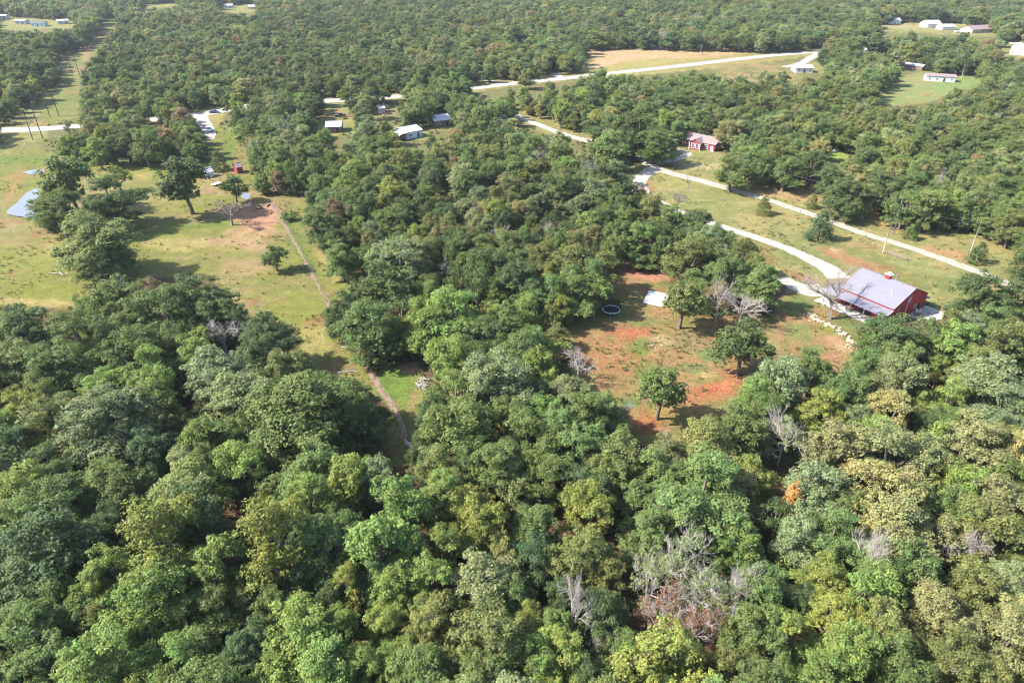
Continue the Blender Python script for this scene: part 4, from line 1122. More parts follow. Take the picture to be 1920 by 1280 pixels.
tufts = [tuft_proto(k) for k in range(3)]
NT = 26000
uy = 70 + 260 * r0.random(NT); ux = r0.uniform(-1, 1, NT) * (uy * _c + CAM_H * _s) * .76
uo, vo, _d2 = proj(ux, uy, 0)
ok = np.zeros(NT, bool)
for p in (PASTURE, CLEARING, STRIP, POWER): ok |= in_poly(uo, vo, p)
ok &= off_road(ux, uy, .3) & (fbm(ux * .09, uy * .09, 91) + r0.normal(0, .06, NT) > .56)
rows = []
for x, y in zip(ux[ok], uy[ok]):
    s_ = r0.uniform(.4, 1.3)
    c = [(0.16, 0.17, 0.05), (0.24, 0.20, 0.09), (0.13, 0.16, 0.045)][int(r0.integers(0, 3))]
    rows.append((x, y, float(hgt(x, y)), s_, s_ * r0.uniform(.5, 1.1), r0.uniform(0, 6.28), int(r0.integers(0, 3)), *jitter(c, r0, .25)))
scatter('grass', rows, tufts, 'tufts of weeds and dry grass on the open ground')
print('TREES', len(IND), 'individual', len(MASS), 'mass', 'broad', sum(1 for t in IND if t['kind'] in ('oak', 'tall', 'thin', 'small', 'lone')))
# ------------------------------------------------------------------ buildings
def yaw_of(a, b):
    p, q = G(*a), G(*b)
    return math.atan2(q.y - p.y, q.x - p.x)


def window_part(parent, x, y, z, w, h, axis, out, trim='trim'):
    """A framed window on a wall whose outward normal is +/-axis ('x' or 'y')."""
    f = MB(); t = 0.09
    e = 0.05 * out

    def bx(m, a0, a1, z0, z1, d0, d1):
        d0, d1 = sorted((d0, d1))
        if axis == 'y': m.box(a0, a1, y + d0, y + d1, z0, z1)
        else: m.box(x + d0, x + d1, a0, a1, z0, z1)
    c = x if axis == 'y' else y
    bx(f, c - w / 2 - t, c + w / 2 + t, z + h / 2, z + h / 2 + t, 0.004 * out, e)
    bx(f, c - w / 2 - t, c + w / 2 + t, z - h / 2 - t, z - h / 2, 0.004 * out, e * 1.4)
    bx(f, c - w / 2 - t, c - w / 2, z - h / 2, z + h / 2, 0.004 * out, e)
    bx(f, c + w / 2, c + w / 2 + t, z - h / 2, z + h / 2, 0.004 * out, e)
    bx(f, c - w / 2, c + w / 2, z - 0.03, z + 0.03, 0.004 * out, e * .8)
    fo = f.build('window', M[trim], parent)
    g = MB(); bx(g, c - w / 2, c + w / 2, z - h / 2, z + h / 2, 0.003 * out, e * .4)
    g.build('pane', M['glass'], fo)


def door_part(parent, x, y, w, h, axis, out, mat='trim'):
    d = MB()
    if axis == 'y': d.box(x - w / 2, x + w / 2, min(y, y + .06 * out), max(y, y + .06 * out), 0.05, h)
    else: d.box(min(x, x + .06 * out), max(x, x + .06 * out), y - w / 2, y + w / 2, 0.05, h)
    o = d.build('door', M[mat], parent)
    k = MB()
    if axis == 'y': k.box(x + w * .35, x + w * .42, min(y + .06 * out, y + .12 * out), max(y + .06 * out, y + .12 * out), 1.0, 1.1)
    else: k.box(min(x + .06 * out, x + .12 * out), max(x + .06 * out, x + .12 * out), y + w * .35, y + w * .42, 1.0, 1.1)
    k.build('handle', M['dark'], o)


def gable_shell(L, W, e, r, z0=-0.4):
    """Four walls with pointed ends, ridge along x."""
    m = MB(); a, b = L / 2, W / 2
    m.add([(-a, -b, z0), (a, -b, z0), (a, b, z0), (-a, b, z0), (-a, -b, e), (a, -b, e), (a, b, e), (-a, b, e), (-a, 0, r), (a, 0, r)],
          [(0, 1, 5, 4), (1, 2, 6, 9, 5), (2, 3, 7, 6), (3, 0, 4, 8, 7), (4, 5, 9, 8), (6, 7, 8, 9), (0, 3, 2, 1)])
    return m


def gable_roof(parent, L, W, e, r, mat, over=0.35, th=0.12, ribs=0.0, y0=0.0):
    sl = (r - e) / (W / 2); a = L / 2 + over; b = W / 2 + over; ze = e - sl * over + th; zr = r + th
    m = MB()
    m.quadslab((-a, -b, ze), (a, -b, ze), (a, 0, zr), (-a, 0, zr), th)
    m.quadslab((-a, 0.001, zr), (a, 0.001, zr), (a, b, ze), (-a, b, ze), th)
    if ribs:
        x = -a + 0.1
        while x < a:
            for s_ in (-1, 1):
                p0 = Vector((x, s_ * b, ze + .012)); p1 = Vector((x, s_ * .05, zr + .012))
                m.add([p0 + Vector((-.03, 0, 0)), p0 + Vector((.03, 0, 0)), p1 + Vector((.03, 0, 0)), p1 + Vector((-.03, 0, 0)), p0 + Vector((0, 0, .018)), p1 + Vector((0, 0, .018))],
                      [(0, 1, 4), (0, 4, 5, 3), (1, 2, 5, 4)])
            x += ribs
    ro = m.build('roof', mat, parent)
    c = MB().box(-a - .01, a + .01, -.16, .16, zr - .03, zr + .06); c.build('ridge_cap', mat, ro)
    return ro


def house(name, label, cat, loc, rz, L, W, e, r, wall, roof, wins=(), doors=(), over=0.35, group=None, chimney=None, ribs=0.0):
    t = thing(name, label, cat, loc, rz, group)
    gable_shell(L, W, e, r - 0.02).build('wall', M[wall], t)
    ro = gable_roof(t, L, W, e, r, M[roof], over, ribs=ribs)
    for (side, c, z, w, h) in wins:
        if side in ('f', 'b'): window_part(t, c, (-W / 2 if side == 'f' else W / 2), z, w, h, 'y', -1 if side == 'f' else 1)
        else: window_part(t, (-L / 2 if side == 'l' else L / 2), c, z, w, h, 'x', -1 if side == 'l' else 1)
    for (side, c, w, h, mat) in doors:
        if side in ('f', 'b'): door_part(t, c, (-W / 2 if side == 'f' else W / 2), w, h, 'y', -1 if side == 'f' else 1, mat)
        else: door_part(t, (-L / 2 if side == 'l' else L / 2), c, w, h, 'x', -1 if side == 'l' else 1, mat)
    if chimney:
        MB().box(chimney[0] - .35, chimney[0] + .35, chimney[1] - .3, chimney[1] + .3, e, r + .9).build('chimney', M['brownwall'], ro)
    return t


# --- the red barn
BC = Vector((87.6, 146.6, 0)); BC.z = float(hgt(BC.x, BC.y)); BR = R(-56.5)
BL, BW, BE, BRG = 13.0, 14.0, 3.9, 7.0
barn = thing('barn', 'red sheet-metal barn with pale grey roof and a cupola', 'barn', BC, BR)
gable_shell(BL, BW, BE, BRG - .02).build('wall', M['redmetal'], barn)
brf = gable_roof(barn, BL, BW, BE, BRG, M['greyroof'], 0.3, ribs=0.9)
hb = BW / 2
# lean-to along the long side that faces the camera, and round the drive end
lt = MB(); a = BL / 2 + .3
lt.quadslab((-a - 2.6, -hb - 3.0, 2.55), (a, -hb - 3.0, 2.55), (a, -hb - .005, 3.35), (-a - 2.6, -hb - .005, 3.35), .1)
x = -a - 2.5
while x < a:
    p0 = Vector((x, -hb - 3.0, 2.562)); p1 = Vector((x, -hb - .01, 3.362))
    lt.add([p0 + Vector((-.03, 0, 0)), p0 + Vector((.03, 0, 0)), p1 + Vector((.03, 0, 0)), p1 + Vector((-.03, 0, 0)), p0 + Vector((0, 0, .018)), p1 + Vector((0, 0, .018))], [(0, 1, 4), (0, 4, 5, 3), (1, 2, 5, 4)])
    x += .9
lt.build('porch_roof', M['greyroof'], barn)
lt2 = MB(); lt2.quadslab((-BL / 2 - 2.9, -hb + .01, 2.7), (-BL / 2 - .01, -hb + .01, 3.35), (-BL / 2 - .01, hb, 3.35), (-BL / 2 - 2.9, hb, 2.7), .1)
lt2.build('end_porch_roof', M['greyroof'], barn)
for px_ in (-8.6, -5.2, -1.8, 1.6, 5.0, 6.4):
    MB().box(px_ - .08, px_ + .08, -hb - 2.85, -hb - 2.69, 0, 2.5).build('post', M['wood'], barn)
for py_ in (-3, 1.5, 6.6):
    MB().box(-BL / 2 - 2.75, -BL / 2 - 2.59, py_ - .08, py_ + .08, 0, 2.62).build('post', M['wood'], barn)
for cx, w_ in ((-4.2, 1.0), (0.5, 2.8)):
    door_part(barn, cx, -hb, w_, 2.3, 'y', -1, 'dark')
window_part(barn, 4.2, -hb, 1.5, 1.1, 1.0, 'y', -1)
door_part(barn, -BL / 2, 0, 3.2, 2.7, 'x', -1, 'trim')
door_part(barn, BL / 2, 4.2, 1.0, 2.1, 'x', 1, 'dark')
window_part(barn, BL / 2, -0.6, 4.3, 0.7, 1.0, 'x', 1)
window_part(barn, BL / 2, 2.8, 1.6, 0.9, 0.9, 'x', 1)
for yy, z1 in ((-1.4, 5.6), (-4.8, 3.2)):
    MB().tube([(BL / 2 + .14, yy, 0.0), (BL / 2 + .14, yy, z1)], .06).build('conduit_pipe', M['trim'], barn)
MB().box(BL / 2 + .02, BL / 2 + .9, 6.1, 7.0, 3.0, 3.15).build('awning', M['greyroof'], barn)
MB().box(-.1, BL / 2 + .28, -hb - .034, -hb - .004, 3.45, 3.62).build('trim_board', M['redmetal'], barn)
cb = MB().box(-.55, .55, -.55, .55, BRG + .05, BRG + 1.0).build('cupola', M['redmetal'], barn)
pr_ = MB(); pr_.add([(-.85, -.85, BRG + 1.0), (.85, -.85, BRG + 1.0), (.85, .85, BRG + 1.0), (-.85, .85, BRG + 1.0), (0, 0, BRG + 1.75)], [(0, 1, 4), (1, 2, 4), (2, 3, 4), (3, 0, 4), (3, 2, 1, 0)])
pr_.build('cupola_roof', M['whiteroof'], cb)
for s_ in (-1, 1): MB().box(s_ * .556 - .004, s_ * .556 + .004, -.3, .3, BRG + .45, BRG + .85).build('louvre', M['dark'], cb)
MB().tube([(1.5, .6, BRG - .5), (1.5, .6, BRG + 1.5)], .12).build('flue_pipe', M['steel'], brf)
for (vx, vy) in ((3.2, -3.2), (-3.0, -5.2)):
    zz = BRG - (BRG - BE) / hb * abs(vy) + .12
    MB().tube([(vx, vy, zz - .2), (vx, vy, zz + .35)], .14).build('roof_vent', M['trim'], brf)
# patio under the porch, slab behind the barn (parts of the yard)
pat = MB().box(-BL / 2 - 3.6, BL / 2 + .6, -hb - 4.2, -hb - .02, -.25, .08)
po = pat.build('patio', M['concrete']); po.location = BC; po.rotation_euler = (0, 0, BR); tag(po, kind='structure')
_q = [BC + Matrix.Rotation(BR, 3, 'Z') @ Vector((xx, yy, 0)) for xx in (BL / 2, BL / 2 + 5.6) for yy in (hb - 7.2, hb + 1.2)]
zs = max(float(hgt(p.x, p.y)) for p in _q) - BC.z + .1
sl_ = MB().box(BL / 2 + .05, BL / 2 + 5.6, hb - 7.2, hb + 1.2, zs - .6, zs)
so = sl_.build('slab_pavement', M['concrete']); so.location = BC; so.rotation_euler = (0, 0, BR); tag(so, kind='structure')


def in_barn(x, y, z=0.0):
    return BC + Matrix.Rotation(BR, 3, 'Z') @ Vector((x, y, z))


# things standing about the barn
def crate_stack(label, loc, rz):
    t = thing('pallet_stack', label, 'pallets', loc, rz)
    for k in range(4):
        for j in range(5): MB().box(-.6, .6, -.5 + j * .24, -.38 + j * .24, .12 + k * .16, .15 + k * .16).build('board', M['wood'], t)
        for j in (-.5, 0, .42): MB().box(-.5 + j, -.42 + j, -.5, .58, .02 + k * .16, .115 + k * .16).build('bearer', M['wood'], t)
crate_stack('stack of grey wooden pallets on the slab by the barn gable', in_barn(8.4, 1.6, zs), BR + .2)
ac = thing('air_conditioner', 'white boxed air conditioner unit beside the barn gable', 'air conditioner', in_barn(7.4, 3.0, zs), BR)
MB().box(-.45, .45, -.45, .45, 0, .9).build('casing', M['trim'], ac)
MB().tube([(0, 0, .88), (0, 0, .93)], .36, n=12).build('fan_grille', M['dark'], ac)
fr = thing('freezer', 'white upright freezer on the barn patio', 'freezer', in_barn(5.6, -hb - 1.0, .08), BR)
MB().box(-.4, .4, -.35, .35, 0, 1.7).build('casing', M['trim'], fr); MB().box(-.4, .4, -.42, -.355, .05, 1.68).build('door', M['trim'], fr); MB().box(.25, .3, -.47, -.425, .6, 1.2).build('handle', M['steel'], fr)
tb = thing('picnic_table', 'brown wooden picnic table under the barn porch roof', 'picnic table', in_barn(-2.6, -hb - 1.6, .08), BR)
for k in range(4): MB().box(-.9, .9, -.4 + k * .2, -.22 + k * .2, .72, .76).build('board', M['wood'], tb)
for s_ in (-1, 1):
    MB().box(-.9, .9, s_ * .75 - .13, s_ * .75 + .13, .42, .46).build('bench', M['wood'], tb)
    MB().box(s_ * .6 - .04, s_ * .6 + .04, -.8, .8, .34, .415).build('crossbar', M['wood'], tb); MB().box(s_ * .6 - .04, s_ * .6 + .04, -.3, .3, 0, .71).build('leg', M['wood'], tb)
for k, (lx, ly, col_, lab) in enumerate([(-6.8, -hb - 2.2, 'wood', 'dark barrel grill at the drive end of the barn porch')]):
    g_ = thing('barrel_grill', lab, 'grill', in_barn(lx, ly, .08), BR + .4)
    MB().tube([(-.5, 0, .8), (.5, 0, .8)], .3, n=10).build('barrel', M['dark'], g_, True)
    for q in (-.4, .4): MB().box(q - .04, q + .04, -.25, .25, 0, .6).build('leg', M['steel'], g_)
    MB().tube([(.4, 0, 1.05), (.4, 0, 1.6)], .06).build('flue', M['dark'], g_)

# --- houses: (name, label, ...)
p0, p1 = G(1274, 272), G(1339, 285)
rzv = math.atan2(p1.y - p0.y, p1.x - p0.x)
Lh = (p1 - p0).length
mid = (p0 + p1) / 2 + Vector((-math.sin(rzv), math.cos(rzv), 0)) * 4.0
rh = house('house', 'red-walled bungalow with pinkish roof and white porch gable', 'house', mid, rzv, Lh, 8.0, 2.9, 4.7, 'redwall', 'pinkroof',
           [('f', -Lh * .38, 1.6, 1.3, 1.3), ('f', -Lh * .2, 1.6, 1.1, 1.3), ('f', Lh * .26, 1.5, 1.7, 1.5), ('r', -1.5, 1.6, .9, 1.1), ('r', 2.0, 1.6, .9, 1.1)], [('f', Lh * .42, 1.0, 2.1, 'trim')])
pg = MB(); px0 = Lh * .02
pg.add([(px0 - 2.2, -6.2, -.3), (px0 + 2.2, -6.2, -.3), (px0 + 2.2, -4.004, -.3), (px0 - 2.2, -4.004, -.3), (px0 - 2.2, -6.2, 2.8), (px0 + 2.2, -6.2, 2.8), (px0 + 2.2, -4.004, 2.8), (px0 - 2.2, -4.004, 2.8), (px0, -6.2, 4.2), (px0, -1.0, 4.2)],
       [(0, 1, 5, 8, 4), (1, 2, 6, 5), (3, 0, 4, 7)])
pw = pg.build('porch_gable', M['redwall'], rh)
window_part(rh, px0 - .95, -6.2, 1.5, 1.3, 1.6, 'y', -1); window_part(rh, px0 + .95, -6.2, 1.5, 1.3, 1.6, 'y', -1)
pr2 = MB(); pr2.quadslab((px0 - 2.6, -6.5, 2.72), (px0, -6.5, 4.34), (px0, -.8, 4.34), (px0 - 2.6, -2.4, 2.72), .1); pr2.quadslab((px0, -6.5, 4.34), (px0 + 2.6, -6.5, 2.72), (px0 + 2.6, -2.4, 2.72), (px0, -.8, 4.34), .1)
pr2.build('porch_roof', M['pinkroof'], pw)
MB().box(px0 - 2.5, px0 - 2.3, -6.56, -6.4, 0, 2.7).build('post', M['trim'], rh); MB().box(px0 + 2.3, px0 + 2.5, -6.56, -6.4, 0, 2.7).build('post', M['trim'], rh)
MB().box(-Lh / 2 - .02, Lh / 2 + .02, -4.05, 4.05, -.3, .18).build('foundation', M['concrete'], rh)


def px_house(name, label, cat, a, b, depth, e, r, wall, roof, wins=True, over=.35, chimney=None, ribs=0):
    """Front wall foot runs from pixel a to pixel b."""
    p, q = G(*a), G(*b); rz = math.atan2(q.y - p.y, q.x - p.x); L = (q - p).length
    c = (p + q) / 2 + Vector((-math.sin(rz), math.cos(rz), 0)) * depth / 2
    w = []; d = []
    if wins:
        n = max(2, int(L / 3.4))
        for k in range(n):
            if k == n // 2: d.append(('f', -L / 2 + (k + .5) * L / n, 1.0, 2.05, 'dark'))
            else: w.append(('f', -L / 2 + (k + .5) * L / n, 1.5, 1.1, 1.1))
        w.append(('r', 0, 1.5, 1.0, 1.0)); w.append(('l', 0, 1.5, 1.0, 1.0))
    return house(name, label, cat, c, rz, L, depth, e, r, wall, roof, w, d, over, None, chimney, ribs)


px_house('house', 'white-roofed house deepest in the woods beside parked machinery', 'house', (612, 250), (640, 249), 9, 2.7, 4.0, 'brownwall', 'whiteroof')
px_house('workshop', 'bright white-roofed workshop in the middle of the woods', 'workshop', (763, 262), (792, 256), 9, 2.9, 4.2, 'bluepaint', 'whiteroof', ribs=.9)
cp = thing('carport', 'arched white carport beside the white-roofed workshop', 'carport', G(758, 264), yaw_of((763, 262), (792, 256)))
arc = MB(); n = 10
for i in range(n):
    a0, a1 = math.pi * i / n, math.pi * (i + 1) / n
    P_ = lambda a_, rr, yy: (math.cos(a_) * rr * 2.6, yy, 1.9 + math.sin(a_) * rr * 1.1)
    arc.add([P_(a0, 1, -.2), P_(a1, 1, -.2), P_(a1, 1, 6), P_(a0, 1, 6), P_(a0, .96, -.2), P_(a1, .96, -.2), P_(a1, .96, 6), P_(a0, .96, 6)], [(0, 3, 2, 1), (4, 5, 6, 7), (0, 1, 5, 4), (2, 3, 7, 6)])
arc.build('roof', M['whiteroof'], cp)
for sx_ in (-2.52, 2.52):
    for sy_ in (0, 3, 5.8): MB().box(sx_ - .06, sx_ + .06, sy_ - .06, sy_ + .06, 0, 1.9).build('post', M['steel'], cp)
MB().box(-2.4, 2.4, 5.7, 5.75, 0, 1.8).build('back_panel', M['redwall'], cp)
px_house('house', 'dark-walled house with white roof beside the lone shed in the woods', 'house', (816, 240), (846, 236), 8, 3.0, 4.6, 'brownwall', 'whiteroof')
px_house('shed', 'small white upright shed by the highway trees', 'shed', (712, 213), (722, 212), 3, 2.4, 3.2, 'whitewall', 'whiteroof', False)
px_house('shed', 'small pinkish-roofed shed half hidden in the woods', 'shed', (602, 268), (614, 267), 3, 2.2, 3.2, 'redwall', 'pinkroof', False)
px_house('shed', 'small red shed at the top of the red dirt yard', 'shed', (446, 326), (456, 324), 3.4, 2.4, 3.4, 'redwall', 'pinkroof', False)
px_house('shed', 'pale blue-white shed beside the conical cedar in pasture', 'shed', (388, 334), (401, 331), 3.0, 2.0, 3.0, 'bluepaint', 'whiteroof', False)
dh = px_house('house', 'large slate-roofed house standing alone in the far woods', 'house', (950, 86), (992, 86), 14, 3.0, 7.0, 'brownwall', 'darkroof', True, .6)
px_house('house', 'white house with grey roof beside the highway scrub', 'house', (1491, 137), (1524, 137), 10, 2.8, 4.2, 'whitewall', 'greyshingle')
px_house('mobile_home', 'long white mobile home on the green lot', 'mobile home', (1735, 152), (1790, 155), 7, 3.0, 3.9, 'whitewall', 'pinkroof')
px_house('shed', 'long purple-grey roofed shed behind the green lot', 'shed', (1692, 128), (1728, 133), 6, 2.4, 3.3, 'brownwall', 'greyshingle', False)
px_house('house', 'white building at the far side of the upper fields', 'house', (1666, 46), (1688, 46), 12, 3.4, 5.2, 'whitewall', 'whiteroof')
px_house('barn', 'first white-roofed farm building in the far fields', 'barn', (1738, 53), (1764, 53), 14, 3.4, 6.0, 'whitewall', 'whiteroof', False)
px_house('barn', 'second white-roofed farm building, beside the first in the far fields', 'barn', (1766, 57), (1790, 57), 10, 3.0, 4.6, 'whitewall', 'whiteroof', False)
px_house('house', 'far farmhouse with pink-grey roof and pale walls', 'house', (1822, 63), (1860, 61), 12, 3.0, 5.6, 'tanwall', 'pinkroof')
px_house('warehouse', 'big white warehouse beyond the highway at the photo edge', 'warehouse', (1892, 102), (1960, 108), 22, 4.5, 6.5, 'whitewall', 'whiteroof')
px_house('house', 'house with dark roof hidden in trees below the highway poles', 'house', (1594, 104), (1612, 104), 8, 2.8, 4.2, 'whitewall', 'greyshingle')
px_house('mobile_home', 'white trailer home in the farthest lot, at the photo corner', 'mobile home', (-4, 36), (12, 36), 8, 3, 4, 'whitewall', 'whiteroof')
px_house('mobile_home', 'blue-roofed trailer home in the far corner lot', 'mobile home', (28, 46), (48, 46), 8, 3, 4, 'whitewall', 'greyshingle')
px_house('mobile_home', 'long dark trailer home in the far corner lot', 'mobile home', (58, 50), (84, 50), 8, 3, 4, 'bluepaint', 'darkroof')
px_house('mobile_home', 'white-roofed trailer home next to the power line clearing', 'mobile home', (108, 46), (130, 45), 8, 3, 4, 'whitewall', 'whiteroof')
px_house('house', 'tiny white house in the far upper meadow', 'house', (420, 16), (436, 16), 8, 3, 4.4, 'whitewall', 'whiteroof')
px_house('house', 'tiny pale house under trees in the far upper meadow', 'house', (466, 18), (482, 18), 8, 3, 4.4, 'tanwall', 'whiteroof')


# ------------------------------------------------------------------ poles and lines
def wire(pts, r=0.02, name='wire', parent=None, sag=1.0):
    m = MB()
    for a, b in zip(pts[:-1], pts[1:]):
        a, b = Vector(a), Vector(b)
        m.tube([a.lerp(b, t) - Vector((0, 0, sag * 4 * t * (1 - t))) for t in np.linspace(0, 1, 9)], r, n=3, cap=False)
    return m.build(name, M['wire'], parent)


def pole(base, top, label, mat='polewood', arm=True, transformer=False, r=.16):
    b, h = height_between(base, top)
    t = thing('utility_pole', label, 'utility pole', b, R(25), 'utility poles')
    MB().tube([(0, 0, -.4), (0, 0, h)], r, r * .65, 8).build('shaft', M[mat], t, True)
    if arm:
        c = MB().box(-1.1, 1.1, -.06, .06, h - .6, h - .46).build('crossarm', M[mat], t)
        for q in (-1, -.35, 1): MB().tube([(q, 0, h - .46), (q, 0, h - .25)], .05, n=5).build('insulator', M['trim'], c)
    if transformer:
        MB().tube([(.38, 0, h - 2.3), (.38, 0, h - 1.3)], .26, n=10).build('transformer', M['steel'], t, True)
    return b, h


pb1 = pole((1655, 474), (1672, 417), 'pale bare-topped utility pole on the lawn near the barn', arm=False)
pb2 = pole((1675, 439), (1694, 377), 'dark utility pole with grey transformer beside the lane', 'darkpole', False, True)
pb3 = pole((1817, 479), (1841, 416), 'pale utility pole in dry grass beside the small cedar', arm=False)
pb4 = pole((1262, 305), (1269, 260), 'utility pole beside the looped drive of the red house')
pb5 = pole((1046, 235), (1046, 195), 'utility pole beside the lane in the middle woods')
pole((899, 236), (899, 212), 'pale short pole at the rim of the middle woods', arm=False)
for (b_, t_, lab) in [((903, 157), (903, 133), 'utility pole by the highway below the slate-roofed house'), ((764, 160), (764, 141), 'utility pole on the far verge left of the slate-roofed house'), ((695, 199), (695, 163), 'tall utility pole between the woods and highway'),
                      ((370, 205), (366, 177), 'utility pole above the side road junction'), ((1313, 104), (1313, 84), 'utility pole at the rim of the brown meadow'), ((1563, 88), (1563, 73), 'first utility pole along the highway near the bright tree'),
                      ((1592, 82), (1592, 67), 'second utility pole along the highway near the bright tree'), ((1617, 86), (1618, 69), 'third utility pole along the highway near the bright tree'), ((1802, 148), (1807, 121), 'leaning utility pole beside the white mobile home'),
                      ((1719, 84), (1719, 70), 'utility pole behind the trees by the warehouse'), ((1806, 46), (1806, 32), 'utility pole in the far fields behind the farmhouse')]:
    pole(b_, t_, lab)


def top_of(q, dz=-.3): return Vector((q[0].x, q[0].y, q[0].z + q[1] + dz))
wl = wire([top_of(pb5), top_of(pb4), top_of(pb2), top_of(pb3), top_of(pb3) + Vector((60, -45, 0))], .02, 'overhead_wire', None, 1.2)
tag(wl, 'thin overhead wire strung from pole to pole along the lane', 'overhead wire')
wl2 = wire([top_of(pb2, -1.2), top_of(pb1, -.2), in_barn(6, 6, 5.2)], .02, 'service_wire', None, .6)
tag(wl2, 'thin service wire running from the dark pole to the barn', 'overhead wire')

HF = [((66, 266), (76, 257), (48, 206), 'nearest two-legged power pylon with crossbar in the cleared strip'), ((97, 222), (107, 215), (86, 173), 'second two-legged power pylon in the cleared strip'), ((140, 144), (146, 141), (134, 110), 'third two-legged power pylon far along the cleared strip'),
      ((167, 98), (171, 97), (164, 80), 'farthest two-legged power pylon in the cleared strip')]
arms = []
for k, (fa, fb, tp, lab) in enumerate(HF):
    pa, pb = G(*fa), G(*fb)
    _, hh = height_between(((fa[0] + fb[0]) / 2, (fa[1] + fb[1]) / 2), tp)
    hh = min(max(hh, 12), 17)
    c = (pa + pb) / 2
    rz = R(8)
    t = thing('power_pylon', lab, 'power pylon', c, rz, 'power pylons')
    for s_ in (-1, 1):
        MB().tube([(s_ * 2.1, 0, -.5), (s_ * 1.8, 0, hh)], .2, .14, 8).build('leg', M['darkpole'], t, True)
    MB().box(-5.2, 5.2, -.2, .2, hh - 1.4, hh - 1.0).build('crossarm', M['darkpole'], t)
    MB().tube([(-2.0, .16, hh * .45), (1.9, .16, hh * .78)], .07, n=5).build('brace', M['darkpole'], t); MB().tube([(2.0, -.16, hh * .45), (-1.9, -.16, hh * .78)], .07, n=5).build('brace', M['darkpole'], t)
    for q in (-4.7, 0, 4.7): MB().tube([(q, 0, hh - 1.3), (q, 0, hh - 2.3)], .07, n=5).build('insulator', M['steel'], t)
    arms.append([c + Matrix.Rotation(rz, 3, 'Z') @ Vector((q, 0, hh - 2.3)) for q in (-4.7, 0, 4.7)])
dirn = (arms[0][1] - arms[1][1])
for j in range(3):
    w_ = wire([arms[3][j], arms[2][j], arms[1][j], arms[0][j], arms[0][j] + dirn * 1.6], .03, 'power_line', None, 1.8)
    tag(w_, ['outer power line cable on the pond-far side of the pylons', 'middle power line cable between the pylon legs', 'power line cable on the pond side of the pylons'][j], 'power cable', 'power line cables')

# ------------------------------------------------------------------ fences
def wire_fence(label, px, gap=4.0, h=1.15, mat='wood'):
    pts = resample([G(*p) for p in px], gap)
    t = thing('wire_fence', label, 'fence', pts[0])
    pm = MB().tube([(0, 0, -.3), (0, 0, h)], .06, .055, 6).mesh('post', M[mat])
    for p in pts:
        o = obj('post', pm, t); o.location = p - pts[0]; o.rotation_euler = (r0.normal(0, .04), r0.normal(0, .04), 0)
    for z in (.4, .75, 1.08):
        m = MB()
        m.tube([p - pts[0] + Vector((.07, 0, z)) for p in pts], .012, n=3, cap=False)
        m.build('wire', M['wire'], t)


wire_fence('wire fence on wooden posts along the red dirt track', [(512, 384), (532, 415), (554, 455), (580, 500), (602, 545), (634, 600), (662, 645), (692, 692), (724, 742), (747, 780), (764, 826)], 3.2)
wire_fence('wire fence along the dry-grass side of the lane', [(1330, 322), (1400, 345), (1480, 372), (1560, 402), (1640, 430)], 5)
wire_fence('wire fence beside the red house lawn', [(1270, 308), (1300, 300), (1335, 296), (1352, 290)], 4)
wire_fence('wire fence across the pasture below the pond', [(-20, 438), (60, 434), (120, 430)], 5, 1.1)
gt = thing('gate', 'white tubular gate at the end of the fence track', 'gate', G(760, 832), R(-50))
for z in (.25, .55, .85, 1.15): MB().tube([(0, 0, z), (2.6, 0, z)], .035, n=6).build('rail', M['trim'], gt)
for x in (0, 1.3, 2.6): MB().tube([(x, 0, .2), (x, 0, 1.18)], .04, n=6).build('upright', M['trim'], gt)
pa, pb = G(1661, 476), G(1699, 488)
pf = thing('picket_fence', 'short brown slatted fence panel beside the pale pole', 'fence', pa, math.atan2(pb.y - pa.y, pb.x - pa.x))
Lf = (pb - pa).length
sm_ = MB().box(-.05, .05, -.012, .012, .05, 1.3).mesh('slat', M['wood'])
k = 0
while k * .28 < Lf:
    o = obj('slat', sm_, pf); o.location = (k * .28, -.05, 0); k += 1
for z in (.35, 1.0): MB().box(0, Lf, -.035, .035, z, z + .09).build('rail', M['wood'], pf)
for x in (0, Lf / 2, Lf): MB().box(x - .06, x + .06, .04, .16, -.3, 1.45).build('post', M['wood'], pf)
# gate posts by the lane
for (u, v, lab) in [(1632, 452, 'leaning pipe post at the near side of lane gate'), (1645, 452, 'pipe post at the far side of lane gate'), (1500, 400, 'short dark marker post beside the lane'), (1725, 473, 'short pale post beside lane behind the barn')]:
    t = thing('post', lab, 'post', G(u, v)); t.name = 'gate_post'
    MB().tube([(0, 0, -.3), (0, 0, 1.4)], .06, .06, 6).build('shaft', M['steel'] if 'pipe' in lab or 'pale' in lab else M['dark'], t)
    MB().tube([(0, 0, 1.4), (0, 0, 1.46)], .08, .05, 6).build('cap', M['steel'], t)

# ------------------------------------------------------------------ trampoline and pad
tp = thing('trampoline', 'round trampoline with mint rim and black safety net', 'trampoline', G(1146, 586), 0)
TR = 2.1
seg = 40
m = MB()
for i in range(seg):
    a0, a1 = 2 * math.pi * i / seg, 2 * math.pi * (i + 1) / seg
    q = lambda a_, r_, z_: (math.cos(a_) * r_, math.sin(a_) * r_, z_)
    m.add([q(a0, TR - .28, .90), q(a1, TR - .28, .90), q(a1, TR, .92), q(a0, TR, .92), q(a0, TR - .28, .85), q(a1, TR - .28, .85), q(a1, TR + .02, .78), q(a0, TR + .02, .78)], [(0, 3, 2, 1), (3, 7, 6, 2), (4, 5, 6, 7), (0, 1, 5, 4)])
m.build('rim_pad', M['mint'], tp)
m = MB(); m.add([(math.cos(2 * math.pi * i / seg) * (TR - .29), math.sin(2 * math.pi * i / seg) * (TR - .29), .87) for i in range(seg)], [tuple(range(seg))]); m.build('jumping_mat', M['mat'], tp)
m = MB()
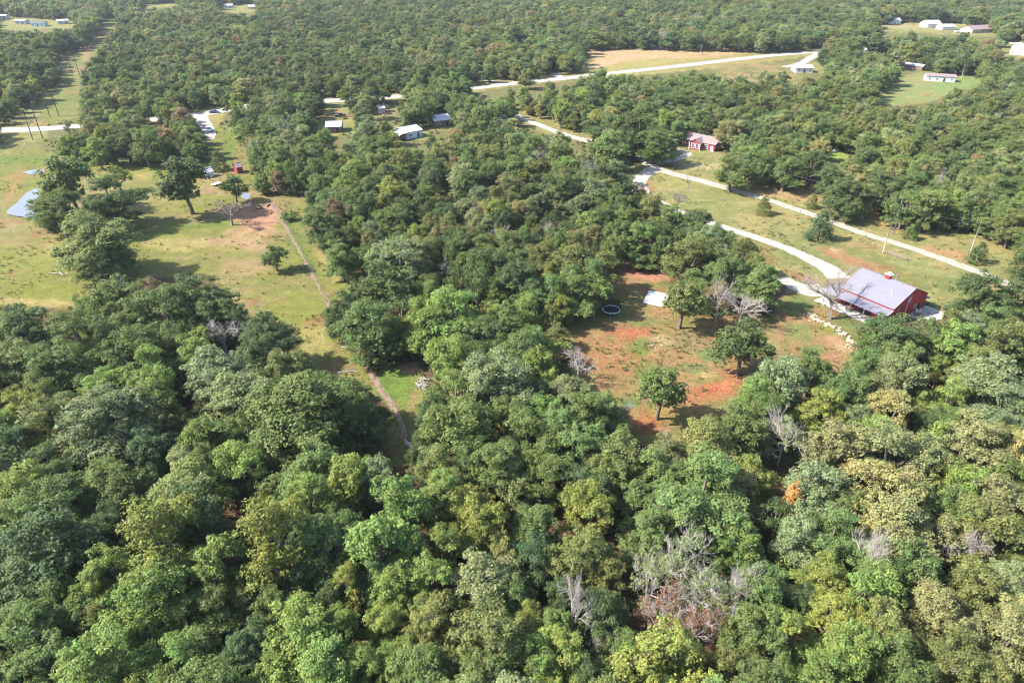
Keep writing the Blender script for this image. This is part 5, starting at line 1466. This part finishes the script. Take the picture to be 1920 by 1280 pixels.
for i in range(seg):
    a0, a1 = 2 * math.pi * i / seg, 2 * math.pi * (i + 1) / seg
    m.add([(math.cos(a0) * TR * .96, math.sin(a0) * TR * .96, .95), (math.cos(a1) * TR * .96, math.sin(a1) * TR * .96, .95), (math.cos(a1) * TR * .96, math.sin(a1) * TR * .96, 2.6), (math.cos(a0) * TR * .96, math.sin(a0) * TR * .96, 2.6)], [(0, 1, 2, 3)])
m.build('safety_net', M['net'], tp)
for i in range(6):
    a0 = 2 * math.pi * (i + .5) / 6; c_, s_ = math.cos(a0), math.sin(a0)
    MB().tube([(c_ * TR * 1.04, s_ * TR * 1.04, 0.0), (c_ * TR * 1.04, s_ * TR * 1.04, 2.65)], .035, n=6).build('pole', M['dark'], tp)
    MB().tube([(c_ * TR * .96 - s_ * .5, s_ * TR * .96 + c_ * .5, .8), (c_ * TR - s_ * .5, s_ * TR + c_ * .5, 0.03), (c_ * TR + s_ * .5, s_ * TR - c_ * .5, 0.03), (c_ * TR * .96 + s_ * .5, s_ * TR * .96 - c_ * .5, .8)], .03, n=5).build('leg', M['steel'], tp)
q = [G(1217, 545), G(1256, 553), G(1244, 577), G(1205, 568)]
pdm = MB(); c0 = sum(q, Vector()) / 4
pd = thing('concrete_pad', 'pale square concrete pad with dark edging beside the trampoline', 'concrete pad', c0)
pdm.quadslab(*[(p - c0) * 1.0 + Vector((0, 0, .12)) for p in reversed(q)], .3); pdm.build('slab', M['tarp'], pd)
for i in range(4):
    a_, b_ = q[i] - c0, q[(i + 1) % 4] - c0
    a_, b_ = a_ * 1.02, b_ * 1.02
    MB().tube([a_ + Vector((0, 0, .1)), b_ + Vector((0, 0, .1))], .1, n=4).build('edging', M['wood'], pd)

# ------------------------------------------------------------------ stones, logs, brush
def rock_mesh(seed):
    r = np.random.default_rng(seed); bm = bmesh.new(); bmesh.ops.create_icosphere(bm, subdivisions=1, radius=.5)
    for v_ in bm.verts: v_.co = Vector([c * k for c, k in zip(v_.co, r.uniform(.65, 1.25, 3))])
    me = bpy.data.meshes.new('stone'); bm.to_mesh(me); bm.free(); me.materials.append(M['stone']); return me
rocks = [rock_mesh(k) for k in range(5)]
line = resample([G(*p) for p in [(1516, 588), (1528, 598), (1545, 606), (1562, 614), (1582, 628), (1596, 642), (1612, 656)]], .35)
sw = thing('stone_border', 'tumbled sandstone border curving round the flower bed near barn', 'stone border', line[0])
for k in range(110):
    p = line[int(r0.integers(0, len(line)))]
    o = obj('stone', rocks[k % 5], sw); s_ = r0.uniform(.35, .95)
    o.location = p - line[0] + Vector((r0.normal(0, .6), r0.normal(0, .5), s_ * .15)); o.scale = (s_ * 1.2, s_, s_ * .6); o.rotation_euler = (r0.uniform(-.3, .3), r0.uniform(-.3, .3), r0.uniform(0, 6.28))
for k, (u, v, n_, sp, lab) in enumerate([(1562, 470, 6, .8, 'scatter of pale stones on the lawn beside the barn drive'), (1240, 640, 9, 2.2, 'pale stones scattered in the middle of the red clearing'), (1600, 652, 10, 1.4, 'white rubble stones at the end of the stone border'), (1385, 385, 6, 4.0, 'white stones scattered on the lawn between drive and lane')]):
    p = G(u, v); t = thing('stone_scatter', lab, 'stones', p)
    for j in range(n_):
        o = obj('stone', rocks[j % 5], t); s_ = r0.uniform(.3, .6); o.location = (r0.normal(0, sp), r0.normal(0, sp), .06); o.scale = (s_, s_, s_ * .6); o.rotation_euler = (0, 0, r0.uniform(0, 6))


def fallen(label, u, v, L, rz, name='fallen_branch'):
    t = thing(name, label, 'fallen branch', G(u, v), rz)
    MB().tube([(0, 0, .15), (L * .4, .2, .3), (L, -.1, .2)], .14, .05, 6).build('stem', M['dead'], t)
    for k in range(5):
        x = L * r0.uniform(.25, .95); s_ = r0.choice([-1, 1])
        MB().tube([(x, 0, .22), (x + .6, s_ * .7, .4), (x + 1.0, s_ * r0.uniform(1.0, 1.6), .6)], .06, .02, 4).build('twig', M['dead'], t)


fallen('white fallen branch lying on the pasture grass', 110, 512, 3.2, R(-40)); fallen('pale dead limb in the shade beside the fence track', 632, 700, 4, R(10)); fallen('dead branches beside the fence track halfway down', 640, 652, 4.5, R(-15))
fallen('pale fallen limb in the grass beside the pond tree', 92, 514, 2.2, R(5))
bp_ = thing('brush_pile', 'heap of burnt brush on the red dirt yard', 'brush pile', G(484, 430))
m = MB()
for k in range(60):
    a0 = r0.uniform(0, 6.28); d_ = r0.uniform(0, 1.6)
    c_ = Vector((math.cos(a0) * d_, math.sin(a0) * d_ * .8, r0.uniform(.1, .7 - .25 * d_))); v_ = Vector((r0.normal(), r0.normal(), r0.normal(0, .3))).normalized() * r0.uniform(.4, 1.1)
    m.tube([c_ - v_, c_ + v_], .05, .03, 4)
bo = m.build('branches', M['redsoil'], bp_); bo['kind'] = 'stuff'
tag(bp_, kind='thing')
lp = thing('leaf_pile', 'pale heap of cut branches at the end of the lower pasture', 'brush pile', G(793, 722))
m = MB()
for k in range(90):
    a0 = r0.uniform(0, 6.28); d_ = r0.uniform(0, 1.8)
    c_ = Vector((math.cos(a0) * d_ * .7, math.sin(a0) * d_ * 1.3, r0.uniform(.05, .5))); v_ = Vector((r0.normal(), r0.normal(), r0.normal(0, .3))).normalized() * r0.uniform(.4, .9)
    m.tube([c_ - v_, c_ + v_], .05, .03, 4)
bo = m.build('branches', M['dead'], lp); bo['kind'] = 'stuff'


# ------------------------------------------------------------------ vehicles
def car(label, u, v, rz, paint, kind='car', cat='car'):
    t = thing({'car': 'parked_car', 'pickup': 'pickup_truck', 'van': 'van'}[kind], label, cat, G(u, v), rz)
    L, W = 4.6, 1.8
    prof = {'car': [(-2.3, .35), (2.3, .35), (2.3, .75), (1.2, .95), (.5, 1.45), (-1.0, 1.48), (-1.8, 1.0), (-2.3, .9)],
            'pickup': [(-2.7, .45), (2.7, .45), (2.7, 1.0), (1.4, 1.1), (.8, 1.8), (-.4, 1.82), (-.5, 1.15), (-2.7, 1.15)],
            'van': [(-2.6, .4), (2.6, .4), (2.6, 1.0), (1.9, 1.2), (1.2, 2.0), (-2.5, 2.05), (-2.6, 1.0)]}[kind]
    n = len(prof); hw = .9
    m = MB(); m.add([(x, -hw, z) for x, z in prof] + [(x, hw, z) for x, z in prof], [tuple(range(n)), tuple(reversed(range(n, 2 * n)))] + [(i, n + i, n + (i + 1) % n, (i + 1) % n) for i in range(n)])
    m.build('body', M[paint], t)
    gl = {'car': (-.9, .45, 1.02, 1.38), 'pickup': (-.3, .75, 1.2, 1.68), 'van': (-1.2, 1.1, 1.3, 1.85)}[kind]
    for s_ in (-1, 1): MB().box(gl[0], gl[1], min(s_ * .905, s_ * .9), max(s_ * .905, s_ * .912), gl[2], gl[3]).build('side_window', M['glass'], t)
    a0 = prof[3]; a1 = prof[4]
    ws_ = MB(); ws_.add([(a0[0] + .01, -.75, a0[1] + .05), (a0[0] + .01, .75, a0[1] + .05), (a1[0] + .05, .72, a1[1] - .02), (a1[0] + .05, -.72, a1[1] - .02)], [(0, 1, 2, 3)]); ws_.build('windscreen', M['glass'], t)
    for x in (-1.5, 1.5):
        for s_ in (-1, 1):
            w = MB().tube([(x, s_ * .72, .34), (x, s_ * .93, .34)], .34, n=12).build('wheel', M['rubber'], t)
            MB().tube([(x, s_ * .925, .34), (x, s_ * .95, .34)], .2, n=10).build('rim', M['steel'], w)
    for s_ in (-1, 1): MB().box(prof[1][0] - .01, prof[1][0] + .03, s_ * .65 - .18, s_ * .65 + .18, .6, .74).build('headlight', M['trim'], t)


car('white pickup truck turning off the highway onto side road', 393, 246, R(-75), 'paint_white', 'pickup', 'pickup truck'); car('pale blue car driving on the highway by the junction', 402, 212, R(12), 'paint_blue'); car('dark truck parked on red dirt behind the white-roofed house', 638, 219, R(20), 'paint_dark', 'pickup', 'pickup truck')
car('dark car on the highway below the utility poles', 1614, 93, R(8), 'paint_dark'); car('white van parked beside the far farm buildings', 1795, 62, R(0), 'paint_white', 'van', 'van'); car('white car parked behind the red house', 1352, 262, R(-20), 'paint_white')
tl = thing('flat_trailer', 'white flat trailer on grass beside the pale shed', 'trailer', G(406, 347), R(60))
MB().box(-1.6, 1.6, -.9, .9, .5, .6).build('deck', M['trim'], tl); MB().tube([(1.6, 0, .5), (2.6, 0, .45)], .06).build('drawbar', M['steel'], tl)
for s_ in (-1, 1): MB().tube([(-.2, s_ * .92, .33), (-.2, s_ * 1.1, .33)], .33, n=10).build('wheel', M['rubber'], tl)
bo_ = thing('rowing_boat', 'small white upturned boat on the green patch in the woods', 'boat', G(1565, 283), R(10))
m = MB(); secs = []
for x in np.linspace(-1.9, 1.9, 9):
    w = .75 * (1 - abs(x / 1.9) ** 2.6) + .05; secs.append([(x, -w, .06), (x, -w * .8, .38), (x, 0, .55), (x, w * .8, .38), (x, w, .06)])
m.add([p for s in secs for p in s], [(i * 5 + k, (i + 1) * 5 + k, (i + 1) * 5 + k + 1, i * 5 + k + 1) for i in range(8) for k in range(4)])
m.build('hull', M['trim'], bo_, True); MB().box(-1.9, 1.9, -.03, .03, .5, .62).build('keel', M['trim'], bo_)

tk = thing('propane_tank', 'white propane tank under the tree row above the pasture', 'tank', G(229, 300), R(10))
MB().tube([(-1.1, 0, .75), (-.95, 0, .75), (.95, 0, .75), (1.1, 0, .75)], .42, n=12).build('shell', M['trim'], tk, True)
for x in (-.6, .6): MB().box(x - .08, x + .08, -.3, .3, 0, .4).build('foot', M['steel'], tk)
bb = thing('burn_barrel', 'rusty burn barrel at the top of the red dirt yard', 'barrel', G(462, 400))
MB().tube([(0, 0, 0), (0, 0, .9)], .3, n=12).build('drum', M['stone'], bb); MB().tube([(0, 0, .28), (0, 0, .33)], .32, n=12).build('hoop', M['steel'], bb)
for k, (u, v, lab) in enumerate([(487, 392, 'cut log lying across the top of the red dirt yard'), (503, 386, 'short log beside the top of the fence track')]):
    lg = thing('log', lab, 'log', G(u, v), R(30 + 50 * k))
    MB().tube([(-1.2, 0, .22), (0, .05, .24), (1.2, 0, .2)], .22, .18, 8).build('stem', M['bark'], lg); MB().tube([(-1.215, 0, .22), (-1.2, 0, .22)], .19, n=8).build('cut_face', M['dead'], lg)
# ------------------------------------------------------------------ haze
hm_, hnt, hout = newmat('haze')
pv = N(hnt, 'ShaderNodeVolumePrincipled'); pv.inputs['Color'].default_value = (0.80, 0.88, 1.0, 1); pv.inputs['Density'].default_value = HAZE
pv.inputs['Anisotropy'].default_value = 0.2
hnt.links.new(pv.outputs[0], hout.inputs['Volume'])
hz = MB().box(-12000, 12000, -7000, 10000, -2.5, CAM_H + 6).build('haze', hm_)
tag(hz, 'thin blue haze in the air over the woods', None, None, 'stuff')

print('PROTO TRIS', TRI[0])
